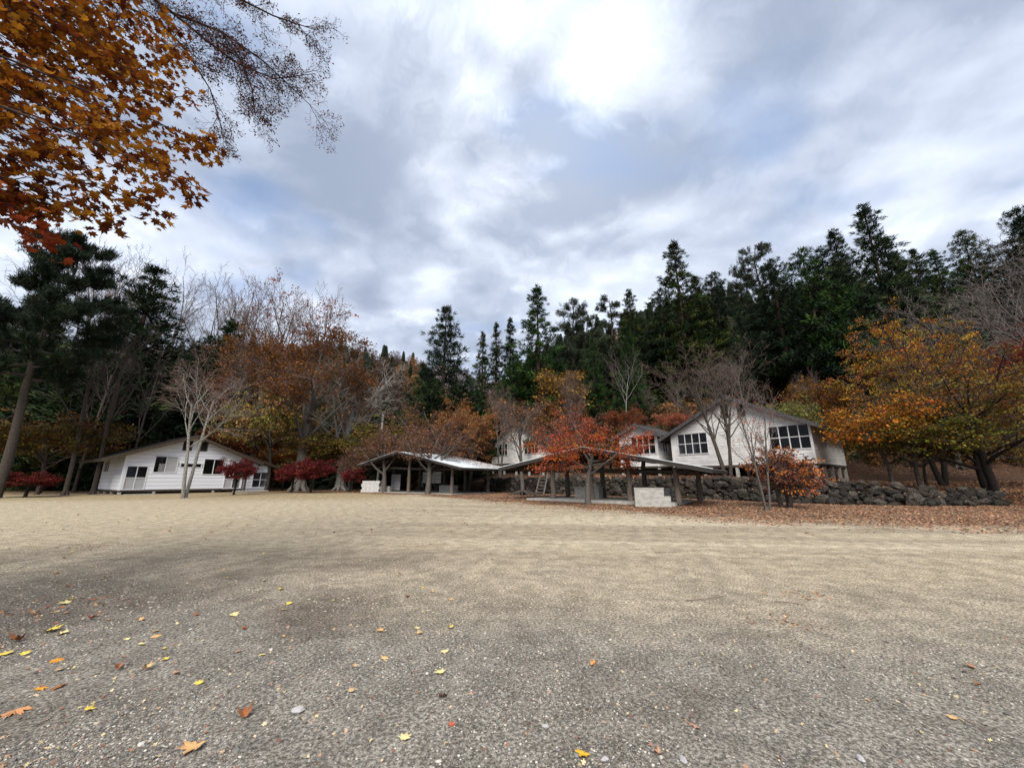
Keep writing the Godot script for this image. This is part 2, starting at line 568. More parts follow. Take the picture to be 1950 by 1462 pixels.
func tuft(n: int, size: float, wide: float, spread: float, up: float) -> PackedVector3Array:
	# a tuft of needles or cedar shoots: slim blades fanned about +x
	var o := PackedVector3Array()
	for i in n:
		var d := (Vector3(1, up, 0) + rv() * spread).normalized()
		var s := d.cross(rv()).normalized() * size * wide
		var c := rv() * size * 0.34
		var l := d * size * rng.randf_range(0.6, 1.1)
		o.append_array(PackedVector3Array([c - s * 0.5, c + l * 0.55 + s, c + l, c - s * 0.5, c + l, c + l * 0.45 - s]))
	return o

func lay(b: Mb, templ: PackedVector3Array, xf: Transform3D, col: Color) -> void:
	b.v.append_array(xf * templ)
	var cc := PackedColorArray()
	cc.resize(templ.size())
	cc.fill(col)
	b.c.append_array(cc)

func pick(pal: Array, jit := 0.25) -> Color:
	var c: Color = pal[rng.randi() % pal.size()]
	var k := rng.randf_range(1.0 - jit, 1.0 + jit)
	return Color(c.r * k, c.g * k, c.b * k)

func leafy(sites: Array, templs: Array, size: float, pal: Array, keep := 1.0, pal_low: Array = [], split := 0.0) -> Mb:
	var b := Mb.new()
	for s in sites:
		if rng.randf() > keep: continue
		var p: Vector3 = s[0]
		var use := pal
		if pal_low.size() and p.y + rng.randf_range(-0.6, 0.6) < split: use = pal_low
		var bs := Basis(Vector3.UP, rng.randf() * TAU) * Basis(Vector3.RIGHT, rng.randf_range(-0.3, 0.3))
		lay(b, templs[rng.randi() % templs.size()], Transform3D(bs.scaled(Vector3.ONE * size * rng.randf_range(0.75, 1.25)), p), pick(use))
	return b

const BROADLEAF := {"levels": 4, "fine": 3, "segs": [6, 6, 4, 3, 2], "wob": [0.07, 0.14, 0.2, 0.25, 0.3], "up": [0.05, 0.10, 0.07, 0.05, 0.03], "taper": [0.5, 0.35, 0.35, 0.4, 0.5], "sides": [9, 6, 4, 3, 3],
	"kids": [9, 8, 6, 5], "start": [0.3, 0.25, 0.2, 0.15], "ang": [0.7, 0.7, 0.75, 0.8], "flat": [1.0, 1.0, 1.0, 1.0], "ratio": [0.62, 0.55, 0.5, 0.45], "thin": [0.5, 0.5, 0.5, 0.5], "rmin": 0.011}

func spec(over: Dictionary) -> Dictionary:
	var s := BROADLEAF.duplicate(true)
	s.merge(over, true)
	return s

func tree_of(called: String, wood: Mb, wm, twig: Mb, tm, crown: Mb = null, cm = null, stems := "twigs") -> Node3D:
	var o := Node3D.new()
	o.name = called
	put("trunk", wood, wm, o)
	if twig and twig.v.size(): put(stems, twig, tm, o).set_meta("kind", "stuff")
	if crown and crown.v.size(): put("foliage", crown, cm, o).set_meta("kind", "stuff")
	return o

func bare_tree(called: String, sd: int, h: float, S: Dictionary, wm, tm, leaf_share := 0.0, pal := [], multi := 1) -> Node3D:
	rng.seed = sd
	var wood := Mb.new()
	var twig := Mb.new()
	var sites := []
	for k in multi:
		var an := TAU * k / multi + rng.randf()
		var d := Vector3(cos(an) * 0.16, 1, sin(an) * 0.16).normalized() if multi > 1 else Vector3(0.02, 1, 0.02)
		grow(wood, twig, sites, Vector3(cos(an), 0, sin(an)) * (0.12 if multi > 1 else 0.0), d, h * S.get("stem", 0.62) * rng.randf_range(0.85, 1.1), S.get("girth", 0.02) * h, 0, S)
	for k in 6:
		var an := TAU * k / 6.0 + rng.randf() * 0.5
		var r0: float = S.get("girth", 0.02) * h
		tube(wood, PackedVector3Array([Vector3(cos(an) * r0 * 0.3, r0 * 2.2, sin(an) * r0 * 0.3), Vector3(cos(an) * r0 * 0.9, r0 * 0.7, sin(an) * r0 * 0.9), Vector3(cos(an) * r0 * 2.0, -r0 * 0.3, sin(an) * r0 * 2.0)]), r0 * 0.7, r0 * 0.2, 5)
	var crown: Mb = null
	if leaf_share > 0.0:
		var t := [spray(9, 0.3, 0.14, 0.11), spray(7, 0.35, 0.16, 0.10), spray(11, 0.3, 0.12, 0.12)]
		crown = leafy(sites, t, S.get("leaf", 1.0), pal, leaf_share)
	return tree_of(called, wood, wm, twig, tm, crown, M.leaf)

const MAPLE := {"levels": 3, "fine": 2, "segs": [5, 7, 5, 3], "wob": [0.12, 0.16, 0.22, 0.3], "up": [0.03, 0.035, 0.0, -0.01], "taper": [0.6, 0.3, 0.3, 0.4], "sides": [9, 7, 4, 3],
	"kids": [8, 9, 7], "start": [0.45, 0.3, 0.2], "ang": [0.95, 0.8, 0.8], "flat": [1.0, 0.55, 0.35, 0.3], "ratio": [1.25, 0.5, 0.48], "thin": [0.55, 0.5, 0.5], "rmin": 0.012, "stem": 0.36, "girth": 0.026, "mid": true, "flatleaf": true}

func maple(called: String, sd: int, h: float, over: Dictionary, pal: Array, pal_low := [], wm = null) -> Node3D:
	rng.seed = sd
	var S: Dictionary = MAPLE.duplicate(true)
	S.merge(over, true)
	var wood := Mb.new()
	var twig := Mb.new()
	var sites := []
	var multi: int = S.get("multi", 1)
	for k in multi:
		var an := TAU * k / multi + rng.randf()
		var lean: float = 0.3 if multi > 1 else 0.06
		grow(wood, twig, sites, Vector3(cos(an), 0, sin(an)) * (0.15 if multi > 1 else 0.0), Vector3(cos(an) * lean, 1, sin(an) * lean).normalized(), h * S.stem, S.girth * h, 0, S)
	var n: int = S.get("leaves", 12)
	var sz: float = S.get("leafsize", 0.1)
	var rad: float = S.get("reach", 0.34)
	var t := [spray(n, rad, 0.05, sz), spray(n + 3, rad * 1.15, 0.07, sz), spray(n - 2, rad * 0.9, 0.05, sz * 1.1), spray(n, rad, 0.10, sz)]
	var top := 0.0
	for s in sites: top = maxf(top, s[0].y)
	var crown := leafy(sites, t, 1.0, pal, S.get("keep", 1.0), pal_low, top * S.get("split", 0.0))
	var o := tree_of(called, wood, wm if wm else M.bark_dark, twig, M.twig_dark, crown, M.leaf)
	o.set_meta("top", top + 0.15)
	return o

func cedar(called: String, sd: int, h: float, wide: float, bare: float, pal: Array, ragged := 0.3, power := 0.75) -> Node3D:
	rng.seed = sd
	var wood := Mb.new()
	var leaf := Mb.new()
	var twig := Mb.new()
	tube(wood, PackedVector3Array([Vector3(0, -0.6, 0), Vector3(0.05, h * 0.3, 0), Vector3(0, h * 0.65, 0.04), Vector3(0, h, 0)]), h * 0.017, 0.02, 9)
	var tufts := [tuft(27, 0.66, 0.075, 1.0, 0.3), tuft(24, 0.74, 0.07, 0.85, 0.4), tuft(30, 0.58, 0.08, 1.15, 0.15)]
	var y := h * bare
	while y < h * 0.985:
		var t := (y / h - bare) / (1.0 - bare)
		var reach: float = wide * pow(1.0 - t, power) * minf(1.0, 0.55 + t * 5.0) + 0.15
		var n := int(lerpf(9.0, 7.0, t))
		var spin := rng.randf() * TAU
		reach *= rng.randf_range(1.0 - 0.9 * ragged, 1.05)
		for k in n:
			if rng.randf() < ragged * 0.5: continue
			var an := spin + TAU * k / n + rng.randf_range(-0.35, 0.35)
			var out := Vector3(cos(an), 0, sin(an))
			var l := reach * rng.randf_range(1.0 - 1.5 * ragged, 1.0 + ragged * 0.7)
			var base := Vector3(0, y + rng.randf_range(-0.25, 0.25), 0)
			var tip := base + out * l + Vector3(0, -l * 0.30 + 0.12, 0)
			if l > 0.8: tube(twig, PackedVector3Array([base, base.lerp(tip, 0.5) + Vector3(0, -0.06 * l, 0), tip]), 0.045 * (1.2 - t), 0.012, 3)
			var steps := maxi(2, int(l / 0.42))
			for i in steps:
				var f := (i + 0.7) / steps
				if f < 0.22 and l > 1.5: continue
				var p := base.lerp(tip, f) + Vector3(0, -0.06 * l * 4.0 * f * (1.0 - f), 0) + rv() * 0.14
				var bs := Basis(Vector3.UP, -an + rng.randf_range(-0.7, 0.7)) * Basis(Vector3.BACK, rng.randf_range(-0.1, 0.45))
				lay(leaf, tufts[rng.randi() % 3], Transform3D(bs.scaled(Vector3.ONE * rng.randf_range(0.8, 1.35) * lerpf(1.05, 0.45, t)), p), pick(pal, 0.35))
		y += rng.randf_range(0.36, 0.62) * lerpf(1.1, 0.75, t)
	lay(leaf, tufts[0], Transform3D(Basis(Vector3.BACK, PI / 2).scaled(Vector3(0.7, 0.7, 0.7)), Vector3(0, h * 0.985, 0)), pick(pal))
	return tree_of(called, wood, M.bark_red, twig, M.twig_dark, leaf, M.needle, "branches")

func pine(called: String, sd: int, h: float, wide: float, bare: float, pal: Array, fine := 1.0, limbs := 22) -> Node3D:
	rng.seed = sd
	var wood := Mb.new()
	var leaf := Mb.new()
	var twig := Mb.new()
	var spine := PackedVector3Array()
	for i in 9: spine.append(Vector3(sin(i * 0.9 + sd) * h * 0.008 * i * 0.5, h * i / 8.0 - (0.6 if i == 0 else 0.0), cos(i * 1.1 + sd) * h * 0.006 * i * 0.5))
	tube(wood, spine, h * 0.019, 0.05, 10)
	var needles := [tuft(int(17 * fine), 0.42, 0.05, 1.1, 0.5), tuft(int(15 * fine), 0.46, 0.05, 0.95, 0.6), tuft(int(19 * fine), 0.38, 0.055, 1.3, 0.4)]
	for i in limbs:
		var t := (i + rng.randf()) / limbs
		var y := h * lerpf(bare, 1.0, t)
		var j := mini(int(y / h * 8.0), 7)
		var base := spine[j].lerp(spine[j + 1], y / h * 8.0 - j)
		var an := i * 2.4 + rng.randf_range(-0.5, 0.5)
		var out := Vector3(cos(an), 0, sin(an))
		var l: float = wide * (1.0 - 0.62 * pow(t, 1.6)) * minf(1.0, 0.7 + t * 2.0) * rng.randf_range(0.6, 1.1)
		var tip := base + out * l + Vector3(0, l * rng.randf_range(-0.05, 0.3), 0)
		var knee := base.lerp(tip, 0.5) + Vector3(0, -0.08 * l, 0) + rv() * 0.12 * l
		tube(twig, PackedVector3Array([base, knee, tip]), 0.09 * (1.3 - t), 0.025, 5)
		for k in int(5 + l * 2.2):
			var f := rng.randf_range(0.3, 1.0)
			var p0 := base.lerp(knee, f * 2.0) if f < 0.5 else knee.lerp(tip, f * 2.0 - 1.0)
			var side := (out.rotated(Vector3.UP, rng.randf_range(-1.3, 1.3)) + Vector3(0, rng.randf_range(-0.25, 0.6), 0)) * l * rng.randf_range(0.12, 0.36)
			tube(twig, PackedVector3Array([p0, p0 + side * 0.5, p0 + side]), 0.025, 0.01, 3)
			for q in int(5.0 * fine):
				var p := p0 + side * rng.randf_range(0.3, 1.1) + rv() * Vector3(0.36, 0.3, 0.36) + Vector3(0, 0.1, 0)
				var bs := Basis(Vector3.UP, rng.randf() * TAU) * Basis(Vector3.BACK, rng.randf_range(0.2, 0.9))
				lay(leaf, needles[rng.randi() % 3], Transform3D(bs.scaled(Vector3.ONE * rng.randf_range(0.8, 1.3)), p), pick(pal, 0.35))
	return tree_of(called, wood, M.bark, twig, M.twig_dark, leaf, M.needle, "branches")

func height_of(proto: Node3D) -> float:
	if proto.has_meta("tall"): return proto.get_meta("tall")
	var top := 0.1
	for k in proto.get_children():
		if k is MeshInstance3D: top = maxf(top, k.mesh.get_aabb().end.y)
	proto.set_meta("tall", top)
	return top

func plant(proto: Node3D, label: String, category: String, group: String, x: float, d: float, top: float, girth := 1.0, turn := 0.0, tint = null, called := "") -> Node3D:
	# stands a copy on the terrain so that it reaches up to the height top
	var y := hill(x, d)
	var k := (top - y) / height_of(proto)
	var o: Node3D = proto.duplicate()
	for meta in o.get_meta_list(): o.remove_meta(meta)
	o.name = numbered(called if called else String(proto.name))
	add_child(o)
	o.position = Vector3(x, y - 0.05, -d)
	o.rotation.y = turn
	o.scale = Vector3(k * girth, k, k * girth)
	tag(o, label, category, group)
	if tint:
		for part in o.get_children():
			if String(part.name).begins_with("foliage"): part.material_override = tint
	return o

# ---------------------------------------------------------------- cabins
func strips(outline: PackedVector2Array, y0: float, y1: float, step: float, openings: Array) -> Array:
	# board-high slices of a wall outline with its openings cut out
	var lo := 1e9
	var hi := -1e9
	for q in outline:
		lo = minf(lo, q.x)
		hi = maxf(hi, q.x)
	var out := []
	var y := y0
	while y < y1 - 0.02:
		var pieces := Geometry2D.intersect_polygons(rect(lo - 1.0, y, hi + 1.0, minf(y + step, y1)), outline)
		for o in openings:
			var next := []
			for p in pieces:
				for q in Geometry2D.clip_polygons(p, o): next.append(q)
			pieces.assign(next)
		for p in pieces:
			if p.size() >= 3: out.append(p)
		y += step
	return out

func clad(root: Node3D, outline: PackedVector2Array, y0: float, y1: float, step: float, openings: Array, xf: Transform3D, boards, inner) -> void:
	var wall := Mb.new()
	var parts := strips(outline, y0, y1, step, openings)
	for p in parts: plate(wall, p, -0.10, -0.012, xf)
	var w := put("wall", wall, inner, root)
	for p in parts:
		var b := Mb.new()
		plate(b, lifted(p), -0.010, 0.006, xf, 0.035)
		put("siding_board", b, boards, w)

func lifted(p: PackedVector2Array) -> PackedVector2Array:
	# the board without the strip at its foot where the joint shows
	var lo := 1e9
	for q in p: lo = minf(lo, q.y)
	var o := PackedVector2Array()
	for q in p: o.append(Vector2(q.x, q.y + (0.028 if q.y < lo + 0.001 else 0.0)))
	return o

func window(root: Node3D, xf: Transform3D, x0: float, y0: float, x1: float, y1: float, cols: int, rows: int, panes := [], called := "window") -> Node3D:
	# frame with bars and one pane in each light; panes may name another material for a light
	var f := Mb.new()
	var e := 0.055
	box(f, Vector3(x0 - e, y0 - e, -0.09), Vector3(x1 + e, y0 + 0.01, 0.055), xf)
	box(f, Vector3(x0 - e, y1 - 0.01, -0.09), Vector3(x1 + e, y1 + e, 0.055), xf)
	box(f, Vector3(x0 - e, y0 + 0.01, -0.088), Vector3(x0 + 0.01, y1 - 0.01, 0.052), xf)
	box(f, Vector3(x1 - 0.01, y0 + 0.01, -0.088), Vector3(x1 + e, y1 - 0.01, 0.052), xf)
	var o := put(called, f, M.trim, root)
	for i in range(1, cols):
		var x := lerpf(x0, x1, float(i) / cols)
		var b := Mb.new()
		box(b, Vector3(x - 0.03, y0 + 0.01, -0.05), Vector3(x + 0.03, y1 - 0.01, 0.02), xf)
		put("bar", b, M.trim, o)
	for j in range(1, rows):
		var y := lerpf(y0, y1, float(j) / rows)
		var b := Mb.new()
		box(b, Vector3(x0 + 0.01, y - 0.028, -0.047), Vector3(x1 - 0.01, y + 0.028, 0.023), xf)
		put("bar", b, M.trim, o)
	for i in cols:
		for j in rows:
			var b := Mb.new()
			var a0 := lerpf(x0, x1, float(i) / cols)
			var a1 := lerpf(x0, x1, float(i + 1) / cols)
			var b0 := lerpf(y0, y1, float(j) / rows)
			var b1 := lerpf(y0, y1, float(j + 1) / rows)
			var z := -0.02 - 0.004 * (i % 2)
			quad(b, xf * Vector3(a0, b0, z), xf * Vector3(a0, b1, z), xf * Vector3(a1, b1, z), xf * Vector3(a1, b0, z))
			var at := j * cols + i
			var m = panes[at] if at < panes.size() and panes[at] else M.glass
			put("pane" if m == M.glass else "panel", b, m, o)
	return o

func louvre(root: Node3D, xf: Transform3D, x0: float, y0: float, x1: float, y1: float) -> void:
	var f := Mb.new()
	var e := 0.04
	box(f, Vector3(x0 - e, y0 - e, -0.09), Vector3(x1 + e, y0, 0.04), xf)
	box(f, Vector3(x0 - e, y1, -0.09), Vector3(x1 + e, y1 + e, 0.04), xf)
	box(f, Vector3(x0 - e, y0, -0.088), Vector3(x0, y1, 0.037), xf)
	box(f, Vector3(x1, y0, -0.088), Vector3(x1 + e, y1, 0.037), xf)
	var o := put("gable_vent", f, M.timber, root)
	var n := 5
	for i in n:
		var y := lerpf(y0, y1, (i + 0.5) / n)
		var s := Mb.new()
		box(s, Vector3(x0, -0.012, -0.055), Vector3(x1, 0.012, 0.055), xf * Transform3D(Basis(Vector3.RIGHT, 0.65), Vector3(0, y, -0.04)))
		put("slat", s, M.timber, o)
	var k := Mb.new()
	box(k, Vector3(x0, y0, -0.12), Vector3(x1, y1, -0.10), xf)
	put("backing", k, M.dark, o)

func roof_slope(root: Node3D, ridge: Vector2, eave: Vector2, z0: float, z1: float, thick: float, m, edge, ribs := 0.5) -> void:
	# one roof plane from ridge to eave, running from z0 (front) back to z1, with ribs, a fascia and bargeboards
	var d := (eave - ridge).normalized()
	var up := Vector2(-d.y, d.x) * signf(d.x) 
	if up.y < 0: up = -up
	var b := Mb.new()
	plate(b, PackedVector2Array([ridge, eave, eave + up * thick, ridge + up * thick]), z1, z0)
	var z := z1 + 0.12
	while z < z0 - 0.05:
		plate(b, PackedVector2Array([ridge + up * (thick + 0.001), eave + up * (thick + 0.001), eave + up * (thick + 0.03), ridge + up * (thick + 0.03)]), z, z + 0.04)
		z += ribs
	var r := put("roof", b, m, root)
	for q in [[z0 + 0.003, z0 + 0.04], [z1 - 0.04, z1 - 0.003]]:
		var g := Mb.new()
		plate(g, PackedVector2Array([ridge - up * 0.12, eave - up * 0.12, eave + up * (thick + 0.02), ridge + up * (thick + 0.02)]), q[0], q[1])
		put("bargeboard", g, edge, r)
	var f := Mb.new()
	plate(f, PackedVector2Array([eave + d * 0.003 - up * 0.1, eave + d * 0.035 - up * 0.1, eave + d * 0.035 + up * (thick + 0.01), eave + d * 0.003 + up * (thick + 0.01)]), z1, z0)
	put("fascia", f, edge, r)

func gable(root: Node3D, x0: float, x1: float, fl: float, eave: float, apex: float, depth: float, step: float, front: Array, right: Array, left: Array, boards, inner, over: float, front_over: float, roof_m, edge, ground_y: Callable) -> void:
	var cx := (x0 + x1) / 2.0
	var outline := PackedVector2Array([Vector2(x0, fl), Vector2(x1, fl), Vector2(x1, eave), Vector2(cx, apex), Vector2(x0, eave)])
	var id := Transform3D.IDENTITY
	var rx := Transform3D(Basis(Vector3(0, 0, -1), Vector3.UP, Vector3(1, 0, 0)), Vector3(x1, 0, 0))
	var lx := Transform3D(Basis(Vector3(0, 0, 1), Vector3.UP, Vector3(-1, 0, 0)), Vector3(x0, 0, -depth))
	clad(root, outline, fl, apex, step, front, id, boards, inner)
	clad(root, rect(0.004, fl, depth, eave), fl, eave, step, right, rx, boards, inner)
	clad(root, rect(0, fl, depth - 0.004, eave), fl, eave, step, left, lx, boards, inner)
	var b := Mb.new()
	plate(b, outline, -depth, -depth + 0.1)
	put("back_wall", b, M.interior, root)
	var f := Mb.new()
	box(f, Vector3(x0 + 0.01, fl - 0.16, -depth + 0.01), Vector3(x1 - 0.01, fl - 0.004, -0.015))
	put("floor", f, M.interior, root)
	var slope := (apex - eave) / (cx - x0)
	for s in [-1.0, 1.0]:
		var far: float = (cx - x0) + over
		roof_slope(root, Vector2(cx, apex + 0.03), Vector2(cx + s * far, apex + 0.03 - slope * far), front_over, -depth - 0.5, 0.13, roof_m, edge)
	var cap := Mb.new()
	box(cap, Vector3(cx - 0.14, apex + 0.15, -depth - 0.52), Vector3(cx + 0.14, apex + 0.205, front_over + 0.02))
	put("ridge_cap", cap, roof_m, root)
	# white corner posts and the stilts underneath
	for x in [x0 + 0.05, x1 - 0.05]:
		var c := Mb.new()
		box(c, Vector3(x - 0.075, fl - 0.02, -0.06), Vector3(x + 0.075, eave - 0.05, 0.045))
		put("corner_post", c, boards, root)
	var nx := int(round((x1 - x0) / 2.3))
	var nz := int(round(depth / 2.6))
	for j in nz + 1:
		for i in nx + 1:
			var x := lerpf(x0 + 0.12, x1 - 0.12, float(i) / nx)
			var z := lerpf(-0.12, -depth + 0.12, float(j) / nz)
			var g: float = ground_y.call(x, z)
			if g > fl - 0.3: continue
			var p := Mb.new()
			box(p, Vector3(x - 0.1, g - 0.2, z - 0.1), Vector3(x + 0.1, fl - 0.161, z + 0.1))
			put("stilt", p, M.concrete, root)

func box_opening(x0, y0, x1, y1) -> PackedVector2Array:
	return rect(x0, y0, x1, y1)

func ground_under(root: Node3D) -> Callable:
	var t := root.transform
	return func(x, z):
		var p: Vector3 = t * Vector3(x, 0, z)
		return hill(p.x, -p.z)

func left_cabin() -> void:
	var r := thing("white_cabin", "long low white weatherboard cabin on short stilts at the left edge of the yard", "cabin", Vector3(-32.93, 0, -35.0), deg_to_rad(56))
	var id := Transform3D.IDENTITY
	var front := [rect(-1.0, 0.68, 0.34, 2.64), rect(0.74, 2.17, 2.36, 3.58), rect(2.64, 2.68, 4.26, 3.0), rect(4.46, 2.03, 6.12, 3.48), rect(6.42, 0.66, 7.86, 2.5), rect(2.56, 4.25, 3.2, 5.12), rect(3.82, 4.25, 4.46, 5.12)]
	var left := [rect(0.7, 2.25, 2.3, 3.2)]
	gable(r, -1.25, 8.0, 0.62, 3.66, 5.5, 7.2, 0.34, front, [], left, M.white, M.joint, 1.55, 0.75, M.roofdark, M.timber, ground_under(r))
	window(r, id, -1.0, 0.68, 0.34, 2.64, 2, 2, [M.greypanel, M.greypanel, null, null], "sliding_door")
	window(r, id, 0.74, 2.17, 2.36, 3.58, 2, 1, [null, M.greypanel])
	window(r, id, 2.64, 2.68, 4.26, 3.0, 1, 1)
	window(r, id, 4.46, 2.03, 6.12, 3.48, 2, 1)
	var dr := window(r, id, 6.42, 0.66, 7.86, 2.5, 2, 2, [M.greypanel, null, null, null], "sliding_door")
	var note := Mb.new()
	box(note, Vector3(6.72, 1.85, -0.012), Vector3(6.9, 2.12, -0.006))
	put("paper_notice", note, M.paper, dr)
	var lx := Transform3D(Basis(Vector3(0, 0, 1), Vector3.UP, Vector3(-1, 0, 0)), Vector3(-1.25, 0, -7.2))
	window(r, lx, 0.7, 2.25, 2.3, 3.2, 2, 1)
	louvre(r, id, 2.56, 4.25, 3.2, 5.12)
	louvre(r, id, 3.82, 4.25, 4.46, 5.12)
	var cur := Mb.new()
	for i in 9:
		var x := 1.15 + 0.09 * i
		box(cur, Vector3(x, 2.2, -0.36 - 0.03 * (i % 2)), Vector3(x + 0.09, 2.95, -0.33 - 0.03 * (i % 2)))
	put("curtain", cur, M.curtain, r)
	# the lower annexe at the right hand end
	var ax := 8.28
	var wall := Mb.new()
	var parts := strips(PackedVector2Array([Vector2(ax, 0.55), Vector2(10.9, 0.55), Vector2(10.9, 2.88), Vector2(ax, 3.4)]), 0.55, 3.4, 0.34, [rect(9.2, 0.74, 10.7, 2.26)])
	for p in parts: plate(wall, p, -0.5, -0.412)
	var w := put("annexe_wall", wall, M.joint, r)
	for p in parts:
		var b := Mb.new()
		plate(b, lifted(p), -0.410, -0.394, id, 0.06)
		put("siding_board", b, M.white, w)
	var side := Mb.new()
	box(side, Vector3(10.8, 0.55, -5.5), Vector3(10.898, 2.86, -0.505))
	box(side, Vector3(ax, 0.55, -5.6), Vector3(10.898, 2.85, -5.502))
	box(side, Vector3(ax, 0.4, -5.6), Vector3(10.9, 0.545, -0.45))
	put("annexe_side_wall", side, M.white, r)
	window(r, Transform3D(Basis.IDENTITY, Vector3(0, 0, -0.4)), 9.2, 0.74, 10.7, 2.26, 2, 2)
	roof_slope(r, Vector2(6.9, 4.28), Vector2(11.55, 2.78), 0.1, -6.0, 0.12, M.roofdark, M.timber)
	var step := Mb.new()
	box(step, Vector3(7.2, 0.1, 0.3), Vector3(10.2, 0.4, 1.3))
	put("doorstep", step, M.concrete, r)
	var step2 := Mb.new()
	box(step2, Vector3(-0.9, 0.05, 0.3), Vector3(0.9, 0.30, 0.9))
	put("doorstep", step2, M.concrete, r)
	var post := Mb.new()
	box(post, Vector3(8.05, 0.2, 0.5), Vector3(8.2, 3.45, 0.65))
	put("porch_post", post, M.timber, r)

func right_cabin() -> void:
	var r := thing("stilted_cabin", "weathered white gabled cabin on stilts above the stone wall, with two eight-pane windows", "cabin", Vector3(19.953, 0, -28.0), deg_to_rad(-50))
	var id := Transform3D.IDENTITY
	var front := [rect(-8.15, 3.66, -5.62, 5.36), rect(-1.06, 3.65, 1.4, 5.32), rect(-4.2, 6.4, -3.72, 7.45), rect(-2.98, 6.36, -2.5, 7.4)]
	gable(r, -8.75, 1.5, 2.6, 5.34, 7.95, 9.2, 0.22, front, [rect(2.3, 3.95, 3.7, 4.85)], [], M.offwhite, M.jointwarm, 0.95, 0.55, M.roofgrey, M.roofgrey, ground_under(r))
	window(r, id, -8.15, 3.66, -5.62, 5.36, 4, 2)
	window(r, id, -1.06, 3.65, 1.4, 5.32, 4, 2)
	louvre(r, id, -4.2, 6.4, -3.72, 7.45)
	louvre(r, id, -2.98, 6.36, -2.5, 7.4)
	var rx := Transform3D(Basis(Vector3(0, 0, -1), Vector3.UP, Vector3(1, 0, 0)), Vector3(1.5, 0, 0))
	window(r, rx, 2.3, 3.95, 3.7, 4.85, 2, 1)
	# the low connecting wing to its left, with an eight-pane window of its own
	var w := thing("cabin_wing", "narrow white gabled cabin wing on stilts, tucked between the big cabin and the red maple", "cabin", r.position, r.rotation.y)
	var g := ground_under(w)
	gable(w, -14.2, -10.1, 2.7, 5.62, 6.55, 2.9, 0.22, [rect(-12.85, 3.86, -10.34, 5.5)], [rect(0.85, 4.0, 1.75, 4.75)], [], M.offwhite, M.jointwarm, 0.75, 0.5, M.roofgrey, M.roofgrey, g)
	window(w, id, -12.85, 3.86, -10.34, 5.5, 4, 2)
	var wx := Transform3D(Basis(Vector3(0, 0, -1), Vector3.UP, Vector3(1, 0, 0)), Vector3(-10.1, 0, 0))
	window(w, wx, 0.85, 4.0, 1.75, 4.75, 2, 1)
	var link := Mb.new()
	box(link, Vector3(-14.19, 2.7, -7.5), Vector3(-8.0, 5.3, -2.95))
	put("link_wall", link, M.offwhite, w)
	var t := thing("rear_cabin", "cream gabled cabin half hidden behind the brown maples above the shelters", "cabin", r.position, r.rotation.y)
	gable(t, -35.4, -25.2, 3.6, 6.3, 8.9, 8.5, 0.3, [rect(-34.4, 4.7, -32.0, 6.2), rect(-28.6, 4.7, -26.0, 6.2)], [rect(2.0, 4.7, 3.4, 5.8)], [], M.offwhite, M.cream, 0.9, 0.5, M.roofgrey, M.roofgrey, ground_under(t))
	window(t, id, -34.4, 4.7, -32.0, 6.2, 4, 2)
	window(t, id, -28.6, 4.7, -26.0, 6.2, 4, 2)
	var tx := Transform3D(Basis(Vector3(0, 0, -1), Vector3.UP, Vector3(1, 0, 0)), Vector3(-25.2, 0, 0))
	window(t, tx, 2.0, 4.7, 3.4, 5.8, 2, 1)
	var v := thing("far_cabin", "farthest pale cabin, only a window and wall showing above the left shelter roof", "cabin", r.position, r.rotation.y)
	gable(v, -50.5, -40.5, 3.3, 6.2, 8.5, 8.0, 0.35, [rect(-49.0, 4.8, -46.6, 6.1), rect(-44.0, 4.8, -41.6, 6.1)], [], [], M.offwhite, M.cream, 0.9, 0.5, M.roofgrey, M.roofgrey, ground_under(v))
	window(v, id, -49.0, 4.8, -46.6, 6.1, 4, 1)
	window(v, id, -44.0, 4.8, -41.6, 6.1, 4, 1)

